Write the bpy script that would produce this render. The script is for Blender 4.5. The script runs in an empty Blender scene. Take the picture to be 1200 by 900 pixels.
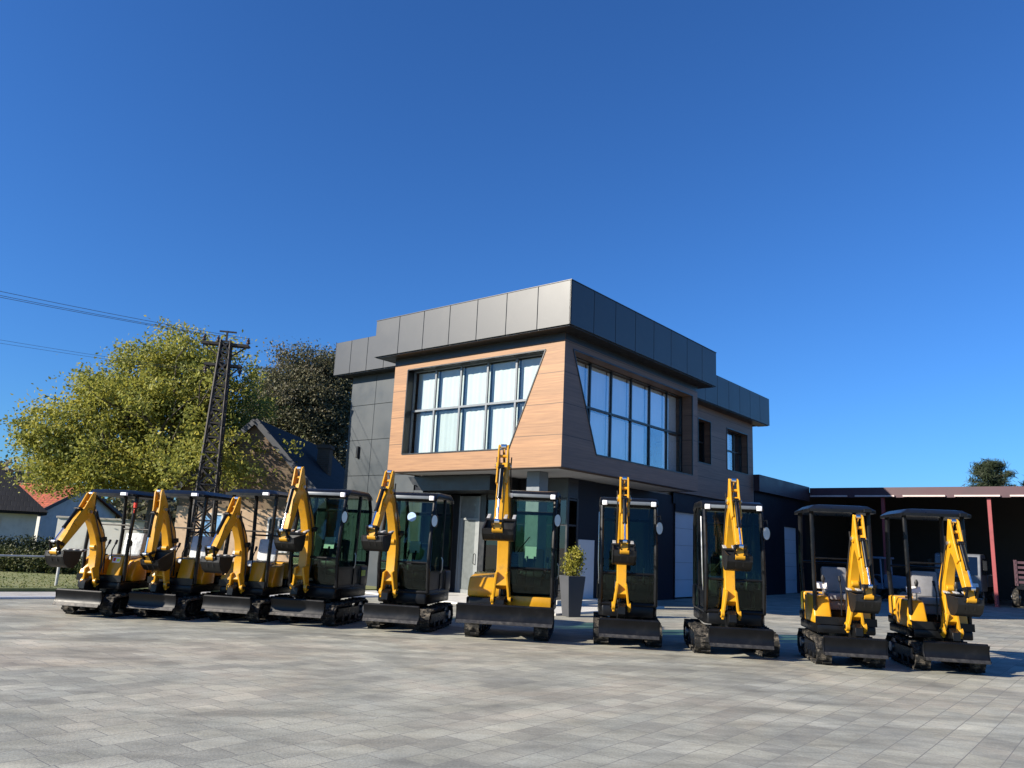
import bpy, bmesh, math, random
import numpy as np
from mathutils import Vector, Matrix, Euler
R = math.radians
PI = math.pi
rnd = random.Random(7)
scn = bpy.context.scene
COL = scn.collection

# ------------------------------------------------------------------ materials
MATS = {}
def newmat(name):
    m = bpy.data.materials.new(name); m.use_nodes = True
    nt = m.node_tree; nt.nodes.clear()
    out = nt.nodes.new('ShaderNodeOutputMaterial')
    return m, nt, out
def N(nt, t, **kw):
    n = nt.nodes.new(t)
    for k, v in kw.items(): setattr(n, k, v)
    return n
def L(nt, a, b): nt.links.new(a, b)
def inp(n, **kw):
    for k, v in kw.items(): n.inputs[k.replace('_', ' ')].default_value = v

def pbr(name, col, rough=.5, metal=0., var=.12, scale=6., bump=0., bscale=60., coat=0., spec=.5, dirt=None, rv=1.):
    """Principled with a gentle noise variation of its colour and roughness."""
    m, nt, out = newmat(name)
    p = N(nt, 'ShaderNodeBsdfPrincipled')
    L(nt, p.outputs[0], out.inputs[0])
    tc = N(nt, 'ShaderNodeTexCoord')
    nz = N(nt, 'ShaderNodeTexNoise'); inp(nz, Scale=scale, Detail=6., Roughness=.6)
    L(nt, tc.outputs['Object'], nz.inputs['Vector'])
    mr = N(nt, 'ShaderNodeMapRange'); inp(mr, From_Min=.3, From_Max=.7, To_Min=1 - var, To_Max=1 + var)
    L(nt, nz.outputs[0], mr.inputs[0])
    mx = N(nt, 'ShaderNodeMix', data_type='RGBA', blend_type='MULTIPLY'); mx.inputs[0].default_value = 1
    mx.inputs[6].default_value = (*col, 1)
    L(nt, mr.outputs[0], mx.inputs[7])
    last = mx.outputs[2]
    if dirt:
        n2 = N(nt, 'ShaderNodeTexNoise'); inp(n2, Scale=dirt[2], Detail=8., Roughness=.7)
        L(nt, tc.outputs['Object'], n2.inputs['Vector'])
        m2 = N(nt, 'ShaderNodeMapRange'); inp(m2, From_Min=dirt[3], From_Max=dirt[3] + .15, To_Min=0., To_Max=dirt[1])
        L(nt, n2.outputs[0], m2.inputs[0])
        mm = N(nt, 'ShaderNodeMix', data_type='RGBA'); mm.inputs[7].default_value = (*dirt[0], 1)
        L(nt, m2.outputs[0], mm.inputs[0]); L(nt, last, mm.inputs[6]); last = mm.outputs[2]
    L(nt, last, p.inputs['Base Color'])
    r2 = N(nt, 'ShaderNodeMapRange'); inp(r2, From_Min=.3, From_Max=.7, To_Min=max(0, rough - .07 * rv), To_Max=min(1, rough + .1 * rv))
    L(nt, nz.outputs[0], r2.inputs[0]); L(nt, r2.outputs[0], p.inputs['Roughness'])
    inp(p, Metallic=metal)
    p.inputs['Coat Weight'].default_value = coat
    p.inputs['Specular IOR Level'].default_value = spec
    if bump:
        n3 = N(nt, 'ShaderNodeTexNoise'); inp(n3, Scale=bscale, Detail=4.)
        L(nt, tc.outputs['Object'], n3.inputs['Vector'])
        b = N(nt, 'ShaderNodeBump'); inp(b, Strength=bump, Distance=.02)
        L(nt, n3.outputs[0], b.inputs['Height']); L(nt, b.outputs[0], p.inputs['Normal'])
    MATS[name] = m
    return m

DUST = (.22, .19, .15)
pbr('yellow', (.56, .275, .009), .36, var=.1, coat=.15, dirt=((.2, .12, .03), .6, 6., .55))
pbr('black_paint', (.006, .0065, .0075), .3, var=.2, spec=.25, dirt=(DUST, .05, 5., .6))
pbr('blade_paint', (.005, .0055, .007), .36, var=.25, spec=.24, dirt=(DUST, .02, 6., .58))
pbr('grey_panel', (.022, .022, .022), .4, var=.15, spec=.4, dirt=(DUST, .08, 4., .6))
pbr('rubber', (.012, .012, .012), .8, var=.3, bump=.3, spec=.3, dirt=(DUST, .6, 9., .5))
pbr('steel', (.42, .42, .42), .35, metal=.9, var=.2, dirt=(DUST, .4, 9., .6))
pbr('worn_steel', (.05, .048, .046), .4, metal=.5, var=.4, scale=12., dirt=(DUST, .4, 9., .55))
pbr('chrome', (.85, .85, .86), .12, metal=1., var=.03)
pbr('bucket_black', (.008, .008, .0085), .45, var=.3, spec=.4, dirt=(DUST, .1, 8., .6))
pbr('tooth_steel', (.5, .5, .49), .4, metal=.4, var=.2)
pbr('seat_vinyl', (.012, .012, .013), .5, var=.2)
pbr('plastic_wrap', (.55, .57, .58), .18, var=.15, bump=.8, bscale=14.)
pbr('white_plastic', (.75, .75, .74), .4, var=.04)
pbr('lamp_white', (.85, .86, .88), .1, var=.03)
pbr('red_plastic', (.6, .05, .03), .3, var=.05)
pbr('sticker_lime', (.72, .85, .06), .4, var=.05)
pbr('sticker_blue', (.45, .62, .85), .3, var=.2)
pbr('hose', (.012, .012, .013), .5, var=.2)
pbr('fascia_metal', (.022, .026, .031), .43, var=.05, scale=1.1, spec=.6, rv=.25, dirt=((.06, .06, .06), .25, 1.6, .55))
pbr('grey_cladding', (.033, .042, .05), .45, var=.07, scale=1.2, dirt=((.06, .06, .06), .3, 1.3, .55))
pbr('navy_wall', (.010, .0125, .02), .5, var=.15, scale=1., spec=.15)
pbr('soffit', (.34, .34, .35), .6, var=.06)
pbr('light_panel', (.5, .52, .55), .45, var=.05, scale=2.)
pbr('garage_grey', (.42, .47, .54), .45, var=.04, scale=2.)
pbr('frame_grey', (.14, .16, .18), .4, var=.08)
pbr('dark_frame', (.011, .012, .014), .35, var=.1)
pbr('roof_felt', (.08, .08, .085), .8, var=.15)
pbr('interior', (.05, .05, .05), .8, var=.15)
pbr('curtain', (.50, .53, .53), .85, var=.06, scale=2.)
pbr('curtain_bright', (.8, .84, .86), .85, var=.05, scale=2.)
pbr('curtain_grey', (.42, .45, .44), .85, var=.06, scale=2.)
pbr('pale_concrete', (.55, .54, .5), .85, var=.12, scale=2.5, bump=.15)
pbr('concrete', (.36, .35, .33), .85, var=.15, scale=3., bump=.2)
pbr('planter_grey', (.05, .053, .06), .6, var=.1, scale=3.)
pbr('soil', (.05, .035, .025), .9, var=.3)
pbr('bark', (.085, .07, .055), .9, var=.3, scale=8., bump=.6, bscale=25.)
pbr('bark_grey', (.17, .155, .15), .9, var=.25, scale=8.)
pbr('lattice_steel', (.03, .027, .026), .7, var=.35, scale=10., dirt=((.05, .03, .02), .5, 6., .5))
pbr('insulator', (.06, .035, .025), .25, var=.1)
pbr('seat_grey', (.2, .2, .21), .5, var=.15)
pbr('frosted_glass', (.13, .145, .145), .2, var=.1)
pbr('door_grey', (.2, .215, .215), .45, var=.06)
pbr('wire', (.12, .13, .15), .5, var=.05)
pbr('plaster_white', (.62, .62, .6), .85, var=.1, scale=1.5, dirt=((.35, .33, .3), .5, 1.3, .52))
pbr('plaster_tan', (.5, .36, .24), .85, var=.2, scale=1.2, dirt=((.3, .22, .15), .7, 1.1, .48))
pbr('purple_metal', (.035, .022, .03), .45, var=.1, scale=1.)
pbr('burgundy_metal', (.05, .017, .026), .5, var=.15, scale=1., dirt=((.03, .015, .02), .5, .8, .5))
pbr('red_post', (.22, .03, .035), .5, var=.15, scale=3.)
pbr('pale_gutter', (.5, .4, .38), .5, var=.12, scale=2.)
pbr('shed_wall', (.035, .033, .033), .8, var=.2, scale=1.)
pbr('truck_grey', (.13, .14, .155), .4, var=.08)
pbr('blue_grey', (.11, .15, .22), .4, var=.1)
pbr('fence_pipe', (.45, .45, .43), .5, metal=.3, var=.15)
pbr('far_ground', (.2, .18, .12), .95, var=.25, scale=.3)
pbr('slate', (.022, .021, .023), .75, var=.25, scale=3.)
pbr('window_dark', (.02, .024, .03), .15, var=.1)
pbr('window_blue', (.2, .38, .62), .2, var=.2, scale=2.)

def roof_tile(name, c1, c2, sx=.25, sy=.33):
    m, nt, out = newmat(name)
    p = N(nt, 'ShaderNodeBsdfPrincipled'); L(nt, p.outputs[0], out.inputs[0]); inp(p, Roughness=.8)
    tc = N(nt, 'ShaderNodeTexCoord')
    b = N(nt, 'ShaderNodeTexBrick'); inp(b, Scale=1., Brick_Width=sx, Row_Height=sy, Mortar_Size=.02, Color1=(*c1, 1), Color2=(*c2, 1), Mortar=(c1[0] * .4, c1[1] * .4, c1[2] * .4, 1))
    L(nt, tc.outputs['UV'], b.inputs[0])
    nz = N(nt, 'ShaderNodeTexNoise'); inp(nz, Scale=1.2, Detail=6.); L(nt, tc.outputs['Object'], nz.inputs[0])
    mr = N(nt, 'ShaderNodeMapRange'); inp(mr, From_Min=.3, From_Max=.7, To_Min=.7, To_Max=1.25); L(nt, nz.outputs[0], mr.inputs[0])
    mx = N(nt, 'ShaderNodeMix', data_type='RGBA', blend_type='MULTIPLY'); mx.inputs[0].default_value = 1
    L(nt, b.outputs[0], mx.inputs[6]); L(nt, mr.outputs[0], mx.inputs[7]); L(nt, mx.outputs[2], p.inputs[0])
    bp = N(nt, 'ShaderNodeBump'); inp(bp, Strength=.6, Distance=.03); bp.invert = True
    L(nt, b.outputs[1], bp.inputs['Height']); L(nt, bp.outputs[0], p.inputs['Normal'])
    MATS[name] = m
roof_tile('red_tiles', (.42, .1, .045), (.34, .085, .04))
roof_tile('dark_tiles', (.013, .013, .015), (.009, .009, .011))

def brick_wall(name):
    m, nt, out = newmat(name)
    p = N(nt, 'ShaderNodeBsdfPrincipled'); L(nt, p.outputs[0], out.inputs[0]); inp(p, Roughness=.9)
    tc = N(nt, 'ShaderNodeTexCoord'); mp = N(nt, 'ShaderNodeMapping'); mp.inputs['Rotation'].default_value = (R(90), 0, 0)
    L(nt, tc.outputs['Object'], mp.inputs[0])
    b = N(nt, 'ShaderNodeTexBrick'); inp(b, Scale=1., Brick_Width=.26, Row_Height=.085, Mortar_Size=.008, Color1=(.15, .09, .055, 1), Color2=(.1, .066, .043, 1), Mortar=(.15, .13, .1, 1))
    L(nt, mp.outputs[0], b.inputs[0])
    nz = N(nt, 'ShaderNodeTexNoise'); inp(nz, Scale=.9, Detail=7., Roughness=.65); L(nt, tc.outputs['Object'], nz.inputs[0])
    mr = N(nt, 'ShaderNodeMapRange'); inp(mr, From_Min=.45, From_Max=.6); L(nt, nz.outputs[0], mr.inputs[0])
    mx = N(nt, 'ShaderNodeMix', data_type='RGBA'); L(nt, mr.outputs[0], mx.inputs[0])
    L(nt, b.outputs[0], mx.inputs[6]); mx.inputs[7].default_value = (.17, .125, .08, 1); L(nt, mx.outputs[2], p.inputs[0])
    MATS[name] = m
brick_wall('old_brick')

def wood_mat(name, base, dark):
    """wood-look cladding boards: fine horizontal grain, each board its own tone; plank joints at fixed heights"""
    m, nt, out = newmat(name)
    p = N(nt, 'ShaderNodeBsdfPrincipled'); L(nt, p.outputs[0], out.inputs[0]); inp(p, Roughness=.55)
    tc = N(nt, 'ShaderNodeTexCoord'); sp = N(nt, 'ShaderNodeSeparateXYZ'); L(nt, tc.outputs['Object'], sp.inputs[0])
    mp = N(nt, 'ShaderNodeMapping'); mp.inputs['Scale'].default_value = (.6, .6, 16.); L(nt, tc.outputs['Object'], mp.inputs[0])
    g = N(nt, 'ShaderNodeTexNoise'); inp(g, Scale=1.6, Detail=9., Roughness=.62, Distortion=.25); L(nt, mp.outputs[0], g.inputs[0])
    cr = N(nt, 'ShaderNodeValToRGB'); cr.color_ramp.elements[0].position = .32; cr.color_ramp.elements[1].position = .68
    cr.color_ramp.elements[0].color = (*dark, 1); cr.color_ramp.elements[1].color = (*base, 1); L(nt, g.outputs[0], cr.inputs[0])
    # narrow boards (15 cm)
    dv = N(nt, 'ShaderNodeMath', operation='DIVIDE'); L(nt, sp.outputs[2], dv.inputs[0]); dv.inputs[1].default_value = .166
    fl = N(nt, 'ShaderNodeMath', operation='FLOOR'); L(nt, dv.outputs[0], fl.inputs[0])
    wn = N(nt, 'ShaderNodeTexWhiteNoise', noise_dimensions='1D'); L(nt, fl.outputs[0], wn.inputs['W'])
    mr = N(nt, 'ShaderNodeMapRange'); inp(mr, To_Min=.86, To_Max=1.12); L(nt, wn.outputs[0], mr.inputs[0])
    mx = N(nt, 'ShaderNodeMix', data_type='RGBA', blend_type='MULTIPLY'); mx.inputs[0].default_value = 1
    L(nt, cr.outputs[0], mx.inputs[6]); L(nt, mr.outputs[0], mx.inputs[7])
    # sheet joints every .83 m
    d2 = N(nt, 'ShaderNodeMath', operation='SUBTRACT'); L(nt, sp.outputs[2], d2.inputs[0]); d2.inputs[1].default_value = 3.59
    d3 = N(nt, 'ShaderNodeMath', operation='DIVIDE'); L(nt, d2.outputs[0], d3.inputs[0]); d3.inputs[1].default_value = .83
    fr = N(nt, 'ShaderNodeMath', operation='FRACT'); L(nt, d3.outputs[0], fr.inputs[0])
    lt = N(nt, 'ShaderNodeMath', operation='LESS_THAN'); L(nt, fr.outputs[0], lt.inputs[0]); lt.inputs[1].default_value = .022
    m2 = N(nt, 'ShaderNodeMix', data_type='RGBA'); L(nt, lt.outputs[0], m2.inputs[0]); L(nt, mx.outputs[2], m2.inputs[6])
    m2.inputs[7].default_value = (dark[0] * .35, dark[1] * .35, dark[2] * .35, 1)
    L(nt, m2.outputs[2], p.inputs[0])
    bp = N(nt, 'ShaderNodeBump'); inp(bp, Strength=.15, Distance=.01); L(nt, g.outputs[0], bp.inputs['Height']); L(nt, bp.outputs[0], p.inputs['Normal'])
    MATS[name] = m
wood_mat('wood', (.325, .168, .071), (.21, .1, .042))
wood_mat('wood_shaded', (.205, .125, .088), (.13, .078, .056))  # same cladding, darker copy: the right face's shade is in the colour

def glass_mat(name, tint, refl=.06, rough=.0, trans=1.):
    m, nt, out = newmat(name)
    tr = N(nt, 'ShaderNodeBsdfTransparent'); tr.inputs[0].default_value = (*tint, 1)
    gl = N(nt, 'ShaderNodeBsdfGlossy'); inp(gl, Roughness=rough); gl.inputs[0].default_value = (.95, .97, 1, 1)
    fz = N(nt, 'ShaderNodeLayerWeight')
    pw = N(nt, 'ShaderNodeMath', operation='POWER'); L(nt, fz.outputs['Facing'], pw.inputs[0]); pw.inputs[1].default_value = 4.
    ad = N(nt, 'ShaderNodeMath', operation='MULTIPLY_ADD', use_clamp=True); L(nt, pw.outputs[0], ad.inputs[0]); ad.inputs[1].default_value = .7; ad.inputs[2].default_value = refl + .03
    mx = N(nt, 'ShaderNodeMixShader'); L(nt, ad.outputs[0], mx.inputs[0]); L(nt, tr.outputs[0], mx.inputs[1]); L(nt, gl.outputs[0], mx.inputs[2])
    L(nt, mx.outputs[0], out.inputs[0]); MATS[name] = m
glass_mat('cab_glass', (.63, .76, .68), -.01)
glass_mat('clear_glass', (.93, .96, .96), .0)
glass_mat('sky_glass', (.97, .98, .99), .14)
glass_mat('dark_glass', (.22, .24, .26), .03)

def paving_mat():
    m, nt, out = newmat('paving')
    p = N(nt, 'ShaderNodeBsdfPrincipled'); L(nt, p.outputs[0], out.inputs[0])
    tc = N(nt, 'ShaderNodeTexCoord'); mp = N(nt, 'ShaderNodeMapping'); mp.inputs['Rotation'].default_value = (0, 0, R(-50.5))
    L(nt, tc.outputs['Object'], mp.inputs[0])
    b = N(nt, 'ShaderNodeTexBrick'); b.offset = .37; b.squash = .62; b.squash_frequency = 3
    inp(b, Scale=1., Brick_Width=.44, Row_Height=.28, Mortar_Size=.005, Mortar_Smooth=.3, Bias=0.,
        Color1=(0, 0, 0, 1), Color2=(1, 1, 1, 1), Mortar=(.5, .5, .5, 1))
    L(nt, mp.outputs[0], b.inputs[0])
    cr = N(nt, 'ShaderNodeValToRGB'); e = cr.color_ramp.elements
    e[0].position = 0; e[0].color = (.262, .257, .23, 1); e[1].position = 1; e[1].color = (.385, .375, .322, 1)
    for pos, c in ((.25, (.312, .305, .268)), (.5, (.318, .316, .28)), (.72, (.334, .325, .278)), (.88, (.35, .342, .3))):
        q = e.new(pos); q.color = (*c, 1)
    L(nt, b.outputs[0], cr.inputs[0])
    # broad patches: pinkish and bluish batches of stones
    n1 = N(nt, 'ShaderNodeTexNoise'); inp(n1, Scale=.3, Detail=7., Roughness=.68, Distortion=.9); L(nt, mp.outputs[0], n1.inputs[0])
    c2 = N(nt, 'ShaderNodeValToRGB'); e = c2.color_ramp.elements
    e[0].position = .34; e[0].color = (.84, .87, .87, 1); e[1].position = .68; e[1].color = (1.15, 1.05, .96, 1)
    q = e.new(.5); q.color = (1.02, 1.02, .97, 1)
    L(nt, n1.outputs[0], c2.inputs[0])
    mx = N(nt, 'ShaderNodeMix', data_type='RGBA', blend_type='MULTIPLY'); mx.inputs[0].default_value = 1
    L(nt, cr.outputs[0], mx.inputs[6]); L(nt, c2.outputs[0], mx.inputs[7])
    # streaks, dust and tyre soiling
    ms = N(nt, 'ShaderNodeMapping'); ms.inputs['Rotation'].default_value = (0, 0, R(-12)); ms.inputs['Scale'].default_value = (.62, 1.25, 1)
    L(nt, tc.outputs['Object'], ms.inputs[0])
    n2 = N(nt, 'ShaderNodeTexNoise'); inp(n2, Scale=1.3, Detail=8., Roughness=.68); L(nt, ms.outputs[0], n2.inputs[0])
    mr = N(nt, 'ShaderNodeMapRange'); inp(mr, From_Min=.32, From_Max=.68, To_Min=.58, To_Max=1.26); L(nt, n2.outputs[0], mr.inputs[0])
    m2 = N(nt, 'ShaderNodeMix', data_type='RGBA', blend_type='MULTIPLY'); m2.inputs[0].default_value = 1
    L(nt, mx.outputs[2], m2.inputs[6]); L(nt, mr.outputs[0], m2.inputs[7])
    n3 = N(nt, 'ShaderNodeTexNoise'); inp(n3, Scale=45., Detail=4.); L(nt, tc.outputs['Object'], n3.inputs[0])
    mr3 = N(nt, 'ShaderNodeMapRange'); inp(mr3, From_Min=.3, From_Max=.7, To_Min=.86, To_Max=1.12); L(nt, n3.outputs[0], mr3.inputs[0])
    m3 = N(nt, 'ShaderNodeMix', data_type='RGBA', blend_type='MULTIPLY'); m3.inputs[0].default_value = 1
    L(nt, m2.outputs[2], m3.inputs[6]); L(nt, mr3.outputs[0], m3.inputs[7])
    mt = N(nt, 'ShaderNodeMapping'); mt.inputs['Rotation'].default_value = (0, 0, R(-14)); mt.inputs['Scale'].default_value = (.13, 1.5, 1)
    L(nt, tc.outputs['Object'], mt.inputs[0])
    n4 = N(nt, 'ShaderNodeTexNoise'); inp(n4, Scale=1.6, Detail=5., Roughness=.6, Distortion=.5); L(nt, mt.outputs[0], n4.inputs[0])
    mr4 = N(nt, 'ShaderNodeMapRange'); inp(mr4, From_Min=.52, From_Max=.66, To_Min=1., To_Max=.78); L(nt, n4.outputs[0], mr4.inputs[0])
    vo = N(nt, 'ShaderNodeTexVoronoi'); inp(vo, Scale=.42, Randomness=1.); L(nt, tc.outputs['Object'], vo.inputs['Vector'])
    mr5 = N(nt, 'ShaderNodeMapRange'); inp(mr5, From_Min=.025, From_Max=.07, To_Min=.55, To_Max=1.); L(nt, vo.outputs['Distance'], mr5.inputs[0])
    mm5 = N(nt, 'ShaderNodeMath', operation='MULTIPLY'); L(nt, mr4.outputs[0], mm5.inputs[0]); L(nt, mr5.outputs[0], mm5.inputs[1])
    m5 = N(nt, 'ShaderNodeMix', data_type='RGBA', blend_type='MULTIPLY'); m5.inputs[0].default_value = 1
    L(nt, m3.outputs[2], m5.inputs[6]); L(nt, mm5.outputs[0], m5.inputs[7]); m3 = m5
    mj = N(nt, 'ShaderNodeMix', data_type='RGBA'); L(nt, b.outputs[1], mj.inputs[0]); L(nt, m3.outputs[2], mj.inputs[6]); mj.inputs[7].default_value = (.17, .165, .15, 1)
    L(nt, mj.outputs[2], p.inputs[0]); inp(p, Roughness=.75); p.inputs['Specular IOR Level'].default_value = .3
    # stones sit at slightly different heights
    hs = N(nt, 'ShaderNodeMath', operation='MULTIPLY_ADD'); L(nt, b.outputs[1], hs.inputs[0]); hs.inputs[1].default_value = -1.; L(nt, n3.outputs[0], hs.inputs[2])
    bp = N(nt, 'ShaderNodeBump'); inp(bp, Strength=.35, Distance=.008); L(nt, hs.outputs[0], bp.inputs['Height']); L(nt, bp.outputs[0], p.inputs['Normal'])
    MATS['paving'] = m
paving_mat()

def leaf_mat(name, cols, trans=.35):
    m, nt, out = newmat(name)
    at = N(nt, 'ShaderNodeAttribute'); at.attribute_name = 'tint'
    cr = N(nt, 'ShaderNodeValToRGB'); e = cr.color_ramp.elements
    e[0].position = 0; e[0].color = (*cols[0], 1); e[1].position = 1; e[1].color = (*cols[-1], 1)
    for i in range(1, len(cols) - 1):
        q = e.new(i / (len(cols) - 1)); q.color = (*cols[i], 1)
    L(nt, at.outputs['Fac'], cr.inputs[0])
    d = N(nt, 'ShaderNodeBsdfPrincipled'); inp(d, Roughness=.6); d.inputs['Specular IOR Level'].default_value = .3; L(nt, cr.outputs[0], d.inputs[0])
    t = N(nt, 'ShaderNodeBsdfTranslucent'); L(nt, cr.outputs[0], t.inputs[0])
    mx = N(nt, 'ShaderNodeMixShader'); mx.inputs[0].default_value = trans
    L(nt, d.outputs[0], mx.inputs[1]); L(nt, t.outputs[0], mx.inputs[2]); L(nt, mx.outputs[0], out.inputs[0])
    MATS[name] = m
leaf_mat('leaf_autumn', [(.10, .125, .035), (.21, .235, .055), (.33, .32, .06), (.45, .39, .07)], .45)
leaf_mat('leaf_dark', [(.07, .075, .035), (.11, .11, .055), (.15, .135, .08), (.2, .175, .12)], .25)
leaf_mat('leaf_pine', [(.018, .03, .014), (.03, .045, .02), (.05, .06, .03)], .15)
leaf_mat('leaf_hedge', [(.03, .045, .015), (.06, .075, .02), (.1, .1, .035)], .25)
leaf_mat('leaf_lime', [(.12, .13, .02), (.25, .24, .03), (.42, .36, .06)], .3)
leaf_mat('grass', [(.09, .125, .03), (.14, .17, .045), (.21, .2, .07)], .3)
def lawn_mat():
    m, nt, out = newmat('lawn')
    p = N(nt, 'ShaderNodeBsdfPrincipled'); inp(p, Roughness=.9); L(nt, p.outputs[0], out.inputs[0])
    tc = N(nt, 'ShaderNodeTexCoord')
    n = N(nt, 'ShaderNodeTexNoise'); inp(n, Scale=1.1, Detail=9., Roughness=.7); L(nt, tc.outputs['Object'], n.inputs[0])
    cr = N(nt, 'ShaderNodeValToRGB'); e = cr.color_ramp.elements
    e[0].position = .32; e[0].color = (.09, .12, .035, 1); e[1].position = .68; e[1].color = (.22, .215, .09, 1)
    L(nt, n.outputs[0], cr.inputs[0]); L(nt, cr.outputs[0], p.inputs[0]); MATS['lawn'] = m
lawn_mat()

# ------------------------------------------------------------------ object helpers
def tag(o, label=None, cat=None, group=None, kind=None):
    if label: o['label'] = label
    if cat: o['category'] = cat
    if group: o['group'] = group
    if kind: o['kind'] = kind
    return o
def empty(name, loc=(0, 0, 0), rz=0., **kw):
    o = bpy.data.objects.new(name, None); COL.objects.link(o)
    o.location = loc; o.rotation_euler = (0, 0, rz); o.empty_display_size = .3
    return tag(o, **kw)

class MB:
    def __init__(s): s.bm = bmesh.new()
    def _add(s, verts, faces):
        vs = [s.bm.verts.new(v) for v in verts]
        for f in faces:
            try: s.bm.faces.new([vs[i] for i in f])
            except ValueError: pass
        return s
    def box(s, a, b, rot=None, piv=None):
        (x0, y0, z0), (x1, y1, z1) = a, b
        v = [Vector(q) for q in ((x0, y0, z0), (x1, y0, z0), (x1, y1, z0), (x0, y1, z0), (x0, y0, z1), (x1, y0, z1), (x1, y1, z1), (x0, y1, z1))]
        if rot:
            pv = Vector(piv) if piv else sum(v, Vector()) / 8
            M = Euler(rot).to_matrix(); v = [pv + M @ (q - pv) for q in v]
        return s._add(v, [(0, 3, 2, 1), (4, 5, 6, 7), (0, 1, 5, 4), (1, 2, 6, 5), (2, 3, 7, 6), (3, 0, 4, 7)])
    def prism(s, pts, a, b, axis='y'):
        """polygon extruded along an axis. axis y: pts are (x, z); z: (x, y); x: (y, z)"""
        n = len(pts)
        def P(p, t):
            return {'y': (p[0], t, p[1]), 'z': (p[0], p[1], t), 'x': (t, p[0], p[1])}[axis]
        v = [P(p, a) for p in pts] + [P(p, b) for p in pts]
        f = [tuple(range(n))[::-1], tuple(range(n, 2 * n))] + [(i, (i + 1) % n, n + (i + 1) % n, n + i) for i in range(n)]
        return s._add(v, f)
    def tube(s, pts, r, n=10, cap=True):
        pts = [Vector(p) for p in pts]; rs = r if isinstance(r, (list, tuple)) else [r] * len(pts)
        rings = []; up0 = None
        for i, p in enumerate(pts):
            d = (pts[min(i + 1, len(pts) - 1)] - pts[max(i - 1, 0)]).normalized()
            if up0 is None: up0 = d.orthogonal().normalized()
            x = (up0 - d * up0.dot(d)).normalized(); y = d.cross(x); up0 = x
            rings.append([p + (x * math.cos(2 * PI * k / n) + y * math.sin(2 * PI * k / n)) * rs[i] for k in range(n)])
        v = [q for rg in rings for q in rg]; f = []
        for i in range(len(pts) - 1):
            for k in range(n):
                f.append((i * n + k, i * n + (k + 1) % n, (i + 1) * n + (k + 1) % n, (i + 1) * n + k))
        if cap: f += [tuple(range(n))[::-1], tuple(range((len(pts) - 1) * n, len(pts) * n))]
        return s._add(v, f)
    def bar(s, a, b, w, h=None):
        """square section bar"""
        a, b = Vector(a), Vector(b); h = h or w; d = (b - a).normalized()
        x = d.cross(Vector((0, 0, 1)))
        x = Vector((1, 0, 0)) if x.length < 1e-3 else x.normalized()
        y = d.cross(x); v = []
        for p in (a, b):
            for sx, sy in ((-1, -1), (1, -1), (1, 1), (-1, 1)): v.append(p + x * sx * w / 2 + y * sy * h / 2)
        return s._add(v, [(3, 2, 1, 0), (4, 5, 6, 7), (0, 1, 5, 4), (1, 2, 6, 5), (2, 3, 7, 6), (3, 0, 4, 7)])
    def disc(s, c, r, w, n=20, axis='y'):
        c = Vector(c); d = {'y': Vector((0, 1, 0)), 'x': Vector((1, 0, 0)), 'z': Vector((0, 0, 1))}[axis]
        return s.tube([c - d * w / 2, c + d * w / 2], r, n)
    def mesh(s, name, bevel=0., seg=1, smooth=True, uv=False):
        bm = s.bm
        bmesh.ops.recalc_face_normals(bm, faces=bm.faces)
        if bevel:
            es = [e for e in bm.edges if len(e.link_faces) == 2 and e.calc_face_angle(0) > R(35)]
            bmesh.ops.bevel(bm, geom=es, offset=bevel, segments=seg, affect='EDGES', clamp_overlap=True, profile=.5)
        if smooth:
            for f in bm.faces: f.smooth = True
            for e in bm.edges:
                if len(e.link_faces) != 2 or e.calc_face_angle(0) > R(32): e.smooth = False
        me = bpy.data.meshes.new(name); bm.to_mesh(me); bm.free()
        return me
    def build(s, name, mat, parent=None, bevel=0., seg=1, **kw):
        return link(name, s.mesh(name, bevel, seg), mat, parent, **kw)
def link(name, me, mat, parent=None, loc=None, rot=None, **kw):
    if not me.materials: me.materials.append(MATS[mat])
    o = bpy.data.objects.new(name, me); COL.objects.link(o)
    if parent: o.parent = parent
    if loc: o.location = loc
    if rot: o.rotation_euler = rot
    return tag(o, **kw)
CACHE = {}
def cached(key, fn):
    if key not in CACHE: CACHE[key] = fn()
    return CACHE[key]

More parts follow.
